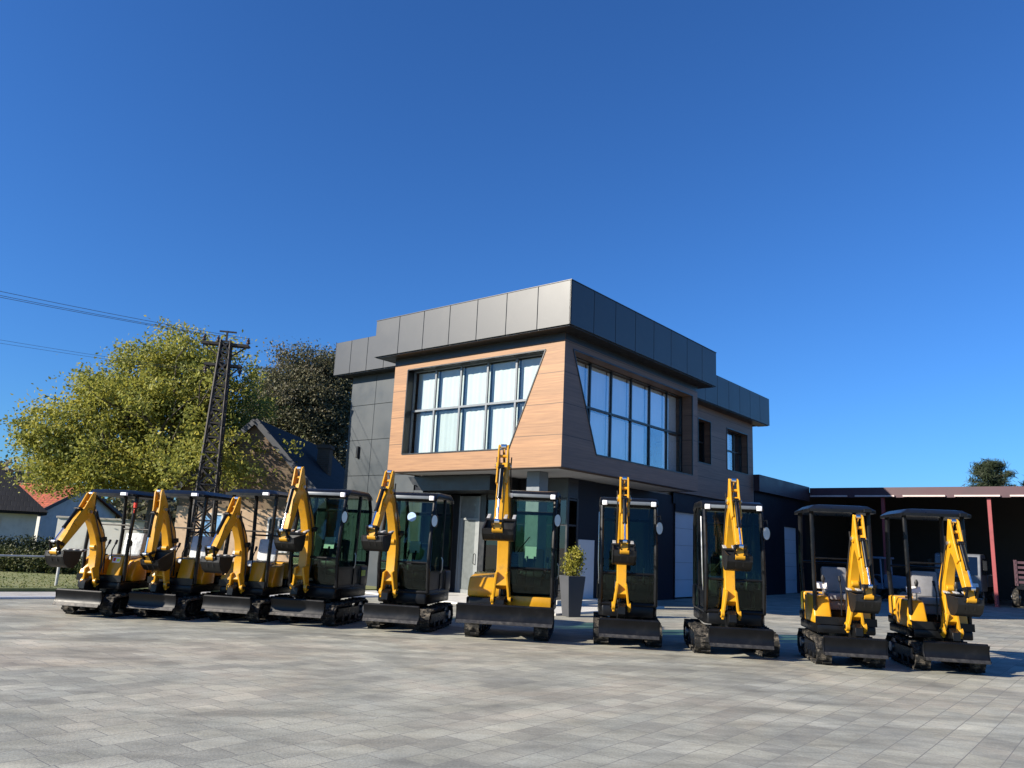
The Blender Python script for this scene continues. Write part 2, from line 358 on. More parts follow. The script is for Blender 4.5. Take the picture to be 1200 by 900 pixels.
# ------------------------------------------------------------------ mini excavators (local axes: x forward, y left, z up)
GX = 'mini excavators parked in a row on the paving'
def wheel_ring(r, n, teeth):
    pts = []
    for i in range(n * 2):
        a = PI * i / n; rr = r * (1. if i % 2 == 0 or not teeth else .86)
        pts.append((math.cos(a) * rr, math.sin(a) * rr))
    return pts
def track_mesh(L_, w, r1, r2, h):
    """rubber belt round a rear sprocket (r1) and front idler (r2), with tread lugs"""
    m = MB(); path = []
    c1, c2 = (-L_ / 2 + r1, h - r1), (L_ / 2 - r2, r2 + .025)
    for i in range(13):
        a = R(90 + 180 * i / 12); path.append((c1[0] + math.cos(a) * r1, c1[1] + math.sin(a) * r1))
    lo = r1 + c1[0]
    path[-1] = (c1[0] + .05, .05); path[-2] = (c1[0] - r1 * .35, c1[1] - r1 * .78)
    for i in range(13):
        a = R(-90 + 180 * i / 12); path.append((c2[0] + math.cos(a) * r2, c2[1] + math.sin(a) * r2))
    n = len(path); ctr = Vector((0, h / 2))
    # belt
    def off(i, d):
        a = Vector(path[(i - 1) % n]); b = Vector(path[(i + 1) % n]); t = (b - a).normalized(); nn = Vector((t.y, -t.x))
        return Vector(path[i]) + nn * d
    v = []; f = []
    for i in range(n):
        o = off(i, .012); q = off(i, -.02)
        v += [(o.x, -w / 2, o.y), (o.x, w / 2, o.y), (q.x, w / 2, q.y), (q.x, -w / 2, q.y)]
    for i in range(n):
        j = (i + 1) % n
        for k in range(4): f.append((i * 4 + k, j * 4 + k, j * 4 + (k + 1) % 4, i * 4 + (k + 1) % 4))
    m._add(v, f)
    # lugs
    P2 = path + [path[0]]; seg = [(Vector(P2[i + 1]) - Vector(P2[i])).length for i in range(n)]; tot = sum(seg); nl = 44
    for k in range(nl):
        s = tot * k / nl; i = 0
        while s > seg[i]: s -= seg[i]; i += 1
        a, b = Vector(P2[i]), Vector(P2[i + 1]); t = (b - a).normalized(); p = a + t * s; nn = Vector((t.y, -t.x)); p = p + nn * .02
        ang = math.atan2(t.y, t.x)
        y0, y1 = (-w / 2, .02) if k % 2 else (-.02, w / 2)
        m.box((p.x - .018, y0, p.y - .014), (p.x + .018, y1, p.y + .014), rot=(0, -ang, 0))
    return m.mesh('rubber_track', smooth=False)
def blade_mesh(w, h=.33):
    m = MB(); pr = []
    k = h / .33
    fr = [(.035, .0), (-.005, .05), (-.03, .12), (-.035, .19), (-.02, .26), (.02, .33)]
    bk = [(x - .028, z) for x, z in fr]; bk[0] = (.0, .0)
    m.prism([(x * k, z * k) for x, z in fr] + [(x * k, z * k) for x, z in bk[::-1]], -w / 2, w / 2)
    for s in (-1, 1): m.prism([(x * k, z * k) for x, z in fr] + [((-.11) * k, .27 * k), ((-.11) * k, .08 * k)], s * w / 2 - .014, s * w / 2 + .014)
    m.tube([(-.05 * k, -w / 2, h), (-.05 * k, w / 2, h)], .022, 8)
    m.box((-.09 * k, -w * .33, .09), (-.04 * k, w * .33, .16))
    return m.mesh('dozer_blade', .004)
def boom_mesh(Lb, hk, w, th):
    cl = [(0, 0, .07), (.16, .14, .1), (.34, .27 * hk / .28 if hk else .27, .125), (.5, hk, .13), (.66, hk * .86, .115), (.84, hk * .48, .088), (1., 0, .06)]
    P = [(a * Lb, b, t * th) for a, b, t in cl]; P[0] = (Lb * .085, hk * .12, .08 * th); P[1] = (P[1][0], hk * .5, P[1][2]); P[2] = (P[2][0], hk * .86, P[2][2])
    up = []; dn = []
    for i, (a, b, t) in enumerate(P):
        p0 = P[max(0, i - 1)]; p1 = P[min(len(P) - 1, i + 1)]; d = Vector((p1[0] - p0[0], p1[1] - p0[1])).normalized(); n = Vector((-d.y, d.x))
        up.append((a + n.x * t, b + n.y * t)); dn.append((a - n.x * t, b - n.y * t))
    m = MB()
    v = []; f = []
    for i in range(len(P)):
        ww = w / 2 * (1.0 if i < 4 else .88)
        v += [(up[i][0], -ww, up[i][1]), (up[i][0], ww, up[i][1]), (dn[i][0], ww, dn[i][1]), (dn[i][0], -ww, dn[i][1])]
    for i in range(len(P) - 1):
        for k in range(4): f.append((i * 4 + k, i * 4 + (k + 1) % 4, i * 4 + 4 + (k + 1) % 4, i * 4 + 4 + k))
    f += [(3, 2, 1, 0), tuple(len(P) * 4 - 4 + k for k in range(4))]
    m._add(v, f)
    # forked foot flaring outwards and pin bosses
    for s in (-1, 1):
        a0, a1, b0, b1 = s * (w / 2 - .03), s * (w / 2 + .012), s * (w / 2 + .03), s * (w / 2 + .07)
        q = [(Lb * .2, -.03), (Lb * .2, hk * .62), (-.05, .06), (-.09, -.05)]
        yy = [(a0, a1), (a0, a1), (b0, b1), (b0, b1)]
        v = [(q[k][0], yy[k][0], q[k][1]) for k in range(4)] + [(q[k][0], yy[k][1], q[k][1]) for k in range(4)]
        m._add(v, [(0, 1, 2, 3), (7, 6, 5, 4), (0, 4, 5, 1), (1, 5, 6, 2), (2, 6, 7, 3), (3, 7, 4, 0)])
        m.disc((0, s * (w / 2 + .05), 0), .07, .06, 16)
    m.disc((P[-1][0], 0, 0), .062, w + .05, 16); m.disc((P[3][0], 0, P[3][1] + P[3][2]), .05, w * .7, 12)
    m.disc((P[3][0] - .05, 0, P[3][1] - P[3][2]), .05, w * .7, 12)
    return m.mesh('boom', .008)
def dipper_mesh(Ld, w):
    m = MB()
    m.prism([(-.02, .1), (.3, .115), (Ld * .7, .075), (Ld, .05), (Ld + .03, 0), (Ld, -.045), (Ld * .5, -.07), (.12, -.085), (-.06, -.07)], -w * .36, w * .36)
    for s in (-1, 1):                                               # cheek plates of the tail
        y = s * w * .42
        m.prism([(-.34, .15), (-.28, .19), (.02, .14), (.36, .13), (.36, .02), (.05, -.1), (-.1, -.08)], y - .014, y + .014)
    for px, pz in ((-.3, .155), (-.14, .1), (0, 0), (.16, .08)): m.disc((px, 0, pz), .026, w * .98, 10)
    m.disc((Ld - .005, 0, 0), .05, w * .95, 12)
    return m.mesh('dipper', .005)
def bucket_mesh(w):
    m = MB(); prof = [(.0, -.02), (-.02, .07), (.03, .2), (.13, .28), (.25, .3), (.36, .22), (.44, .05)]
    inn = [(x * .95 + .012, z * .9) for x, z in prof]
    v = []; f = []; n = len(prof)
    for x, z in prof: v += [(x, -w / 2, z), (x, w / 2, z)]
    for x, z in inn: v += [(x, -w / 2, z), (x, w / 2, z)]
    for i in range(n - 1):
        a, b = i * 2, i * 2 + 2; f.append((a, a + 1, b + 1, b)); c, d = n * 2 + a, n * 2 + b; f.append((c, d, d + 1, c + 1))
    f.append((0, 2 * n, 2 * n + 1, 1)); f.append((2 * n - 2, 2 * n - 1, 4 * n - 1, 4 * n - 2))
    m._add(v, f)
    for s in (-1, 1): m.prism(prof, s * w / 2 - .012, s * w / 2 + .012)
    m.box((.4, -w / 2 - .02, .03), (.47, w / 2 + .02, .05))
    for s in (-1, 1): m.prism([(-.04, -.05), (.06, -.05), (.1, .12), (0, .16)], s * .055 - .012, s * .055 + .012)
    m.disc((0, 0, 0), .035, .2, 12); m.disc((.05, 0, .13), .03, .2, 12)
    return m.mesh('bucket')
def tooth_mesh():
    m = MB(); m.prism([(.0, .03), (.07, .026), (.17, .0), (.07, -.015), (.0, -.018)], -.028, .028)
    return m.mesh('tooth', .004)
def cyl(root, name, a, b, r, mat, frac=.58, y=0.):
    """hydraulic cylinder from a to b in the boom plane; barrel with a chromed rod as its child"""
    A = Vector((a[0], y, a[1])); B = Vector((b[0], y, b[1])); d = (B - A)
    m = MB(); M = A + d * frac
    m.tube([A, A + d * .04, A + d * .05, M - d * .03, M - d * .029, M], [r * .7, r * .7, r, r, r * 1.15, r * 1.15], 14)
    m.disc(A, r * 1.05, r * 2.2, 12)
    o = m.build(name, mat, root)
    m = MB(); m.tube([M - d * .02, B], r * .48, 12); m.disc(B, r * .9, r * 2.0, 12)
    m.build('rod', 'chrome', o)
    return o
def rotv(p, th): return (p[0] * math.cos(th) - p[1] * math.sin(th), p[0] * math.sin(th) + p[1] * math.cos(th))
def addv(a, b): return (a[0] + b[0], a[1] + b[1])

def arm_assembly(root, F, y0, Lb, hk, ba, Ld, da, bka, w, bw, key, s=1., cyl_mat='black_paint'):
    """swing bracket, boom, dipper, bucket and their cylinders; angles in degrees from +x"""
    ba, da, bka = R(ba), R(da), R(bka)
    me = cached(('boom', key), lambda: boom_mesh(Lb, hk, w, s))
    b = link('boom', me, 'yellow', root, (F[0], y0, F[1]), (0, -ba, 0))
    T = addv(F, rotv((Lb, 0), ba))
    def pins():
        m = MB()
        m.disc((0, 0, 0), .03, w + .22, 12); return m.mesh('pivot_pin')
    def pint():
        m = MB(); m.disc((Lb, 0, 0), .028, w + .09, 12); return m.mesh('pivot_pin')
    link('pivot_pin', cached(('pin', key), pins), 'black_paint', b); link('pivot_pin', cached(('pint', key), pint), 'steel', b)
    def lamp():
        m = MB(); m.box((Lb * .52, w / 2 + .01, hk - .05), (Lb * .52 + .08, w / 2 + .09, hk + .05)); return m.mesh('boom_lamp', .012, 2)
    link('boom_lamp', cached(('lamp', key), lamp), 'black_paint', b)
    def hose():
        m = MB()
        for sg in (-1, 1):
            m.tube([(Lb * .05, sg * (w / 2 + .03), .09), (Lb * .2, sg * (w / 2 + .02), hk * .75), (Lb * .36, sg * (w / 2 + .018), hk * .95), (Lb * .5, sg * (w / 2 + .018), hk * .95), (Lb * .7, sg * (w / 2 + .018), hk * .72), (Lb * .98, sg * (w / 2 + .02), .1), (Lb * 1.06, sg * (w / 2 + .03), .12)], .012, 6)
        return m.mesh('side_hose')
    link('side_hose', cached(('hose', key), hose), 'hose', b)
    me = cached(('dip', key), lambda: dipper_mesh(Ld, w * .95))
    d = link('dipper', me, 'yellow', root, (T[0], y0, T[1]), (0, -da, 0))
    E_ = addv(T, rotv((Ld, 0), da))
    me = cached(('bkt', bw), lambda: bucket_mesh(bw))
    k = link('bucket', me, 'bucket_black', root, (E_[0], y0, E_[1]), (0, -bka, 0))
    for i in range(3 if bw < .42 else 4):
        nn = 3 if bw < .42 else 4
        link('tooth', cached('tooth', tooth_mesh), 'tooth_steel', k, (.45, -bw / 2 + .03 + (bw - .06) * i / (nn - 1), .035))
    # cylinders
    bk = addv(F, rotv((Lb * .42, hk + .12 * s), ba)); cyl(root, 'boom_cylinder', (F[0] - .17, F[1] + .02), bk, .042 * s, cyl_mat, .6, y0)
    tl = addv(T, rotv((-.3, .155), da)); bt = addv(F, rotv((Lb * .5, hk + .14 * s), ba)); cyl(root, 'arm_cylinder', bt, tl, .038 * s, cyl_mat, .62, y0)
    c0 = addv(T, rotv((.1, .19), da)); c1 = addv(T, rotv((Ld - .1, .16), da)); cyl(root, 'bucket_cylinder', c0, c1, .034 * s, cyl_mat, .6, y0)
    m = MB()
    kb = addv(E_, rotv((.05, .13), bka)); dl = addv(T, rotv((Ld - .16, 0), da))
    for sg in (-1, 1):
        yy = y0 + sg * w * .48
        m.bar((c1[0], yy, c1[1]), (kb[0], yy, kb[1]), .02, .05); m.bar((c1[0], yy, c1[1]), (dl[0], yy, dl[1]), .02, .05)
    m.disc((c1[0], y0, c1[1]), .025, w * 1.1, 10)
    m.build('bucket_link', 'black_paint', root)
    # hoses along the back of the boom
    m = MB()
    for sg in (-1, -.35, .35, 1):
        pts = []
        for t in (0., .15, .32, .5, .66, .84, .97):
            hh = hk * (1 - (2 * t - 1) ** 2) * 1.0 + .15 * s
            q = addv(F, rotv((Lb * t, hh), ba)); pts.append((q[0], y0 + sg * w * .3, q[1]))
        q = addv(T, rotv((.12, .22), da)); pts.append((q[0], y0 + sg * w * .3, q[1]))
        m.tube([(F[0] - .2, y0 + sg * .07, F[1] - .12)] + pts, .011, 6)
    m.build('hydraulic_hoses', 'hose', root)
    # swing bracket
    m = MB(); x, z = F
    m.prism([(x - .22, z - .16), (x + .02, z - .2), (x + .2, z - .12), (x + .19, z - .0), (x + .06, z + .05), (x - .06, z + .06), (x - .12, z - .02), (x - .22, z - .04)], y0 - w * .38, y0 + w * .38)
    m.tube([(x - .16, y0, z - .24), (x - .16, y0, z + .05)], .07, 14)
    m.disc((x, y0, z), .045, w + .16, 14)
    m.build('swing_bracket', 'black_paint', root, .006)

def undercarriage(root, tl, tw, span, bx, bwid, bz, bh, key):
    for s in (-1, 1):
        me = cached(('track', key), lambda: track_mesh(tl, tw, .19, .165, .41))
        t = link('rubber_track', me, 'rubber', root, (0, s * (span / 2 - tw / 2), 0))
        def wheels():
            m = MB(); m.prism([(x - tl / 2 + .19, z + .22) for x, z in wheel_ring(.165, 12, True)], -tw * .2, tw * .2); m.disc((-tl / 2 + .19, 0, .22), .08, tw * .9, 16)
            return m.mesh('sprocket', .004)
        link('sprocket', cached(('spr', key), wheels), 'steel', t)
        def idler():
            m = MB(); m.disc((tl / 2 - .165, 0, .19), .14, tw * .42, 22); m.disc((tl / 2 - .165, 0, .19), .055, tw * .95, 14)
            return m.mesh('idler_wheel', .006)
        link('idler_wheel', cached(('idl', key), idler), 'black_paint', t)
        def roll():
            m = MB()
            for x in (-.26, 0, .26): m.disc((x * tl / 1.4, 0, .1), .065, tw * .7, 14)
            m.disc((0, 0, .355), .03, tw * .6, 12)
            m.box((-tl / 2 + .24, -tw * .3, .13), (tl / 2 - .28, tw * .3, .3))
            return m.mesh('roller_frame', .008)
        link('roller_frame', cached(('rol', key), roll), 'black_paint', t)
    m = MB()
    m.box((-.34, -span / 2 + tw * .6, .2), (.36, span / 2 - tw * .6, .38)); m.disc((0, 0, .42), .29, .1, 28, 'z')
    m.build('undercarriage_frame', 'black_paint', root, .012)
    link('dozer_blade', cached(('blade', key), lambda: blade_mesh(bwid, bh)), 'blade_paint', root, (bx, 0, bz))
    def edge():
        m = MB(); k = bh / .33; m.prism([(.037 * k, -.012), (.002 * k, .044 * k), (.012 * k, .05 * k), (.05 * k, -.006)], -bwid / 2, bwid / 2); return m.mesh('cutting_edge')
    bl_ = [c for c in root.children if c.name.startswith('dozer_blade')][0]
    link('cutting_edge', cached(('edge', key), edge), 'worn_steel', bl_)
    m = MB()
    for s in (-1, 1): m.bar((.3, s * .2, .27), (bx - .06, s * .26, bz + .15), .07, .09)
    m.bar((.28, 0, .36), (bx - .08, 0, bz + bh * .72), .06, .06)
    m.build('blade_arm', 'black_paint', root, .006)

def arc(cx, cy, r, a0, a1, n=14, sx=1.): return [(cx + math.cos(R(a0 + (a1 - a0) * i / n)) * r * sx, cy + math.sin(R(a0 + (a1 - a0) * i / n)) * r) for i in range(n + 1)]

def seat_and_levers(root, x, y, z, wrap):
    def seat():
        m = MB(); m.box((x - .2, y - .21, z), (x + .24, y + .21, z + .11)); m.box((x - .24, y - .2, z + .1), (x - .13, y + .2, z + .52), rot=(0, R(-9), 0))
        m.box((x - .16, y - .17, z - .16), (x + .16, y + .17, z))
        return m.mesh('seat', .03, 2)
    link('seat', cached(('seat', x, y, z, wrap), seat), wrap, root)
    for s, xx in ((-1, x + .3), (1, x + .3)):
        m = MB(); m.tube([(xx, y + s * .3, z + .02), (xx + .03, y + s * .3, z + .3)], .012, 8)
        o = m.build('joystick', 'steel', root)
        m = MB(); m.tube([(xx + .03, y + s * .3, z + .28), (xx + .035, y + s * .3, z + .34), (xx + .04, y + s * .3, z + .39)], [.02, .032, .012], 10)
        m.build('knob', 'seat_vinyl', o)
    for s in (-1, 1):
        m = MB(); m.tube([(x + .5, y + s * .07, z - .22), (x + .52, y + s * .07, z + .2), (x + .44, y + s * .07, z + .33)], .012, 8)
        m.tube([(x + .45, y + s * .07, z + .31), (x + .42, y + s * .07, z + .38)], .022, 8)
        m.build('travel_lever', 'black_paint', root)

def canopy_excavator(loc, yaw, roof_z, ba, da, bka, label, sticker=None, wrap=True, span=1.0, y0=-.05, bwid=None, LB=1.36):
    root = empty('mini_excavator', loc, R(yaw), label=label, cat='excavator', group=GX)
    key = 'c%.2f' % span
    undercarriage(root, 1.42, .22, span, .98, bwid or .9, .2, .25, key)
    # house deck: dark skirt, rounded at the back
    def deck():
        m = MB(); m.prism([(.5, -.43), (.5, .43), (.38, .47)] + arc(-.1, 0, .66, 134.5, 225.5, 20) + [(.38, -.47)], .47, .6, 'z'); return m.mesh('house_deck', .02, 2)
    link('house_deck', cached('cdeck', deck), 'black_paint', root)
    def cw():
        m = MB(); o = arc(-.1, 0, .68, 134.5, 225.5, 20); m.prism(o + [(-.3, -.485), (-.3, .485)], .604, .74, 'z'); return m.mesh('counterweight', .025, 2)
    link('counterweight', cached('ccw', cw), 'black_paint', root)
    def hood():
        m = MB(); o = arc(-.1, 0, .655, 134.5, 225.5, 20); m.prism(o + [(-.28, -.467), (-.22, .467)], .744, 1.06, 'z'); return m.mesh('engine_hood', .035, 3)
    h = link('engine_hood', cached('chood', hood), 'yellow', root)
    def grille():
        m = MB()
        for i in range(6): m.box((-.787, -.2, .8 + i * .033), (-.745, .2, .815 + i * .033))
        return m.mesh('vent_grille')
    link('vent_grille', cached('cgrl', grille), 'black_paint', h)
    # right-hand tank cover and left-hand side cover
    def tank():
        m = MB(); m.prism([(-.24, .604), (.44, .604), (.47, .72), (.36, .98), (.3, 1.03), (-.2, 1.05)], -.47, -.2); return m.mesh('tank_cover', .03, 3)
    t = link('tank_cover', cached('ctank', tank), 'yellow', root)
    m = MB(); m.disc((0, -.33, 1.055), .045, .03, 14, 'z'); m.build('filler_cap', 'black_paint', t)
    def side():
        m = MB(); m.prism([(-.2, .604), (.2, .604), (.22, .7), (.1, .98), (-.2, 1.03)], .27, .468); return m.mesh('side_cover', .03, 3)
    link('side_cover', cached('cside', side), 'yellow', root)
    # front console (right of the feet when seated on the left) with its sloped yellow face
    def cons():
        m = MB(); m.prism([(.24, .604), (.5, .604), (.49, .72), (.4, 1.06), (.25, 1.09)], .11, .38); return m.mesh('front_console', .02, 2)
    c = link('front_console', cached('ccons', cons), 'yellow', root)
    def plate():
        m = MB(); m.box((.5, -.46, .6), (.515, .46, .72)); m.box((.28, -.2, .604), (.5, .1, .625)); return m.mesh('foot_plate', .004)
    link('foot_plate', cached('cplate', plate), 'black_paint', root)
    if sticker:
        n = Vector((1, 0, .27)).normalized()
        for i, (mt, yy, zz, w2, h2) in enumerate((('white_plastic', .245, .99, .16, .1), ('red_plastic', .205, .995, .05, .06), ('sticker_lime', .285, .985, .06, .05))):
            m = MB(); x = .49 - (zz - .72) * .09 / .34 + .002
            sl = .09 / .34; off = .002 + i * .0006
            v = [(x + off + sl * h2 / 2 * s2, yy + s1 * w2 / 2, zz - h2 / 2 * s2) for s1, s2 in ((-1, 1), (1, 1), (1, -1), (-1, -1))]
            vb = [(a - .004, b, c_) for a, b, c_ in v]
            m._add(vb + v, [(0, 3, 2, 1), (4, 5, 6, 7), (0, 1, 5, 4), (1, 2, 6, 5), (2, 3, 7, 6), (3, 0, 4, 7)])
            m.build('warning_sticker', mt, c)
    seat_and_levers(root, -.12, .04, .96, 'plastic_wrap' if wrap else 'seat_grey')
    m = MB(); m.box((-.28, -.2, .6), (.06, .26, .8)); m.build('seat_base', 'black_paint', root, .02)
    # white document board behind the levers
    m = MB(); m.box((.2, -.42, 1.13), (.22, -.2, 1.24), rot=(0, R(-20), 0)); m.build('document_holder', 'white_plastic', root, .004)
    # canopy: four posts and a shallow domed roof
    H = roof_z
    for s in (-1, 1):
        m = MB(); m.tube([(.4, s * .43, .62), (.42, s * .44, 1.2), (.36, s * .44, H - .09)], .034, 10); m.build('canopy_post', 'black_paint', root)
        m = MB(); m.tube([(-.5, s * .42, .9), (-.55, s * .44, 1.5), (-.5, s * .44, H - .09)], .036, 10); m.build('canopy_post', 'black_paint', root)
    m = MB(); m.tube([(-.54, -.44, 1.55), (-.54, .44, 1.55)], .018, 8); m.build('guard_rail', 'black_paint', root); m = MB(); m.tube([(.41, -.44, 1.62), (.41, .44, 1.62)], .014, 8); m.build('guard_rail', 'black_paint', root)
    def roof():
        m = MB(); v = []; f = []; nx, ny = 12, 10
        for layer in (0, 1):
            for i in range(nx + 1):
                for j in range(ny + 1):
                    a = i / nx * 2 - 1; b = j / ny * 2 - 1
                    k = (1 - max(abs(a) ** 5, abs(b) ** 5))
                    px = -.05 + a * .66 * (1 - .06 * b * b); py = b * .53 * (1 - .05 * a * a)
                    z = (k ** .5) * .085 - .04 if layer == 0 else -.085 + (k ** .5) * .07
                    v.append((px, py, z))
        n1 = (nx + 1) * (ny + 1)
        for i in range(nx):
            for j in range(ny):
                q = (i * (ny + 1) + j, (i + 1) * (ny + 1) + j, (i + 1) * (ny + 1) + j + 1, i * (ny + 1) + j + 1)
                f.append(q); f.append(tuple(n1 + t_ for t_ in q[::-1]))
        edge = [i * (ny + 1) for i in range(nx + 1)] + [nx * (ny + 1) + j for j in range(1, ny + 1)] + [i * (ny + 1) + ny for i in range(nx - 1, -1, -1)] + [j for j in range(ny - 1, 0, -1)]
        for i in range(len(edge)): a, b = edge[i], edge[(i + 1) % len(edge)]; f.append((a, b, n1 + b, n1 + a))
        m._add(v, f); return m.mesh('canopy_roof')
    r = link('canopy_roof', cached('croof', roof), 'black_paint', root, (0, 0, H - .04))
    m = MB(); m.box((.6, .3, -.075), (.66, .42, -.02)); m.box((.52, .35, -.05), (.6, .37, -.04)); m.build('work_light', 'lamp_white' if wrap else 'black_paint', r, .006)
    if sticker:
     m = MB(); m.tube([(.42, .46, H - .42), (.47, .5, H - .35)], .012, 6); m.box((.45, .485, H - .33), (.5, .53, H - .23)); m.build('marker_light', 'red_plastic', root, .01)
    arm_assembly(root, (.66, .6), y0, LB, .25, ba, .92, da, bka, .15, .33, 'c%.2f' % LB, .9)
    return root

def cab_excavator(loc, yaw, label, s=1., cab=(-.5, .5), span=1.2, bwid=1.15, y0=-.1, Hc=2.46, ba=74, da=-52, bka=170, Lb=1.84, Ld=1.0, bw=.36, yellow_skirt=False, sticker=None, tl=1.55, hw=.5, bz=.19, mirror=True, key='k', bh=.27):
    root = empty('mini_excavator', loc, R(yaw), label=label, cat='excavator', group=GX)
    undercarriage(root, tl, .25, span, tl / 2 + .38, bwid, bz, bh, key)
    y1, y2 = cab
    m = MB(); rt_ = math.degrees(math.asin(hw / .86)); m.prism([(.62, -hw + .06), (.62, hw - .06), (.5, hw)] + arc(-.02, 0, .86, 180 - rt_, 180 + rt_, 22) + [(.5, -hw)], .47, .66, 'z')
    m.build('house_deck', 'black_paint', root, .025, 2)
    rt2 = math.degrees(math.asin((hw + .02) / .88)); m = MB(); o = arc(-.02, 0, .88, 180 - rt2, 180 + rt2, 22); m.prism(o + [(-.36, -hw - .02), (-.36, hw + .02)], .664, 1.06, 'z')
    c = m.build('counterweight', 'grey_panel', root, .05, 3)
    if sticker:
        m = MB(); m.box((-.56, hw + .021, .86), (-.38, hw + .03, .97)); m.build('warning_sticker', sticker, c)
    if y1 > -hw + .3:                                               # side tank box beside an offset cab
        m = MB(); m.prism([(-.35, .664), (.55, .664), (.56, .8), (.4, 1.0), (-.35, 1.08)], -hw + .02, y1 - .02); m.build('tank_cover', 'yellow', root, .03, 3)
    if yellow_skirt:
        m = MB(); m.box((.6, y1 + .08, .55), (.66, y2 - .04, .72)); m.build('front_skirt', 'yellow', root, .015, 2)
    # ---- cab
    H = Hc; zb = .68
    prof = [(.6, zb), (.66, 1.15), (.63, 1.6), (.5, H - .12), (.42, H - .05), (-.45, H - .04), (-.62, H - .12), (-.72, H - .34), (-.74, 1.1), (-.7, zb)]
    m = MB()
    for yy in (y1 + .03, y2 - .03):
        m.tube([(x, yy, z) for x, z in prof] , .036, 8)
        m.tube([(prof[0][0], yy, prof[0][1]), (prof[-1][0], yy, prof[-1][1])], .04, 8)
        m.bar((-.1, yy, zb), (-.16, yy, H - .07), .05, .06)
        m.bar((.62, yy, 1.02), (-.72, yy, 1.02), .04, .05)
    for x, z in (prof[0], prof[3], prof[7], prof[8]): m.tube([(x, y1 + .03, z), (x, y2 - .03, z)], .034, 8)
    m.tube([(.655, y1 + .03, 1.2), (.655, y2 - .03, 1.2)], .02, 8)
    fr = m.build('cab_frame', 'black_paint', root)
    m = MB(); m.prism([(.53, H - .14), (.56, H - .09), (.46, H), (.3, H + .03), (-.45, H + .03), (-.64, H - .05), (-.7, H - .12), (-.55, H - .07), (.42, H - .06)], y1 - .015, y2 + .015)
    rf = m.build('cab_roof', 'black_paint', root, .018, 2)
    m = MB(); m.box((.5, y1 + .12, H - .11), (.6, y2 - .12, H - .05)); m.build('roof_visor', 'frame_grey', rf, .012, 2)
    for yy in (y1 + .07, y2 - .07):
        m = MB(); m.box((.55, yy - .045, H - .13), (.61, yy + .045, H - .045)); m.build('work_light', 'lamp_white', rf, .012, 2)
    # panes
    m = MB(); ya, yb = y1 + .05, y2 - .05
    m.prism([(.652, 1.22), (.622, 1.6), (.505, H - .16), (.5, H - .16), (.616, 1.6), (.646, 1.22)], ya, yb); m.build('windshield', 'cab_glass', fr)
    m = MB(); m.prism([(.60, zb + .04), (.65, 1.17), (.644, 1.17), (.594, zb + .04)], ya, yb); m.build('lower_windshield', 'cab_glass', fr)
    m = MB(); m.prism([(-.72, 1.14), (-.705, H - .36), (-.711, H - .36), (-.726, 1.14)], ya, yb); m.build('rear_window', 'cab_glass', fr)
    for yy in (y1 + .028, y2 - .034):
        m = MB(); m.prism([(.62, 1.06), (.6, 1.6), (.48, H - .14), (-.12, H - .11), (-.07, 1.06)], yy, yy + .006); m.build('door_window', 'cab_glass', fr)
        m = MB(); m.prism([(-.15, 1.06), (-.2, H - .11), (-.45, H - .1), (-.6, H - .17), (-.68, H - .36), (-.7, 1.06)], yy, yy + .006); m.build('side_window', 'cab_glass', fr)
        m = MB(); m.prism([(.58, zb + .02), (.63, 1.0), (-.7, 1.0), (-.68, zb + .02)], yy - .006, yy + .012); dp = m.build('door_panel', 'grey_panel', fr)
    m = MB(); m.tube([(-.02, y2 + .01, 1.02), (-.02, y2 + .035, 1.08), (-.02, y2 + .035, 1.25), (-.02, y2 + .01, 1.3)], .013, 8); m.build('door_handle', 'steel', fr)
    m = MB(); m.tube([(.63, y1 + .12, 1.3), (.6, (y1 + y2) / 2, 1.75)], .009, 6); m.build('wiper', 'black_paint', fr)
    # interior
    m = MB(); m.box((-.66, y1 + .08, .66), (.54, y2 - .08, .69)); m.box((-.66, y1 + .08, .69), (-.3, y2 - .08, 1.0)); m.build('cab_floor', 'grey_panel', root, .01)
    ym = (y1 + y2) / 2
    seat_and_levers(root, -.22, ym, 1.02, 'seat_vinyl')
    m = MB(); m.box((-.2, y1 + .09, 1.0), (.2, y1 + .2, 1.14)); m.box((-.2, y2 - .2, 1.0), (.2, y2 - .09, 1.14)); m.build('arm_console', 'grey_panel', root, .02)
    m = MB(); m.box((.42, y1 + .1, .9), (.5, y1 + .26, 1.3)); m.box((.44, y1 + .07, 1.3), (.5, y1 + .26, 1.44)); m.build('display_console', 'grey_panel', root, .02)
    m = MB(); m.box((-.0, ym - .13, 1.36), (.015, ym + .08, 1.58), rot=(0, R(-12), 0)); m.build('paper_folder', 'white_plastic', root)
    if mirror:
        for sg, yy in ((1, y2),):
            m = MB(); m.tube([(.5, yy, H - .3), (.6, yy + sg * .05, H - .28), (.61, yy + sg * .06, H - .4)], .01, 6); a = m.build('mirror_arm', 'black_paint', root)
            m = MB(); m.prism([(yy + sg * .03 + .065 * math.cos(R(q)), H - .5 + .12 * math.sin(R(q))) for q in range(0, 360, 20)], .6, .64, 'x'); mr_ = m.build('mirror', 'black_paint', a, .008)
            m = MB(); m.prism([(yy + sg * .03 + .055 * math.cos(R(q)), H - .5 + .105 * math.sin(R(q))) for q in range(0, 360, 20)], .641, .644, 'x'); m.build('mirror_glass', 'steel', mr_)
    m = MB(); m.tube([(.5, y1 + .0, 1.0), (.56, y1 - .02, 1.4), (.44, y1 - .02, H - .25)], .014, 8); m.build('grab_rail', 'steel', root)
    F = (.8, .66)
    arm_assembly(root, F, y0, Lb, .34, ba, Ld, da, bka, .165 * s, bw, key + '%.2f' % Lb, s)
    return root

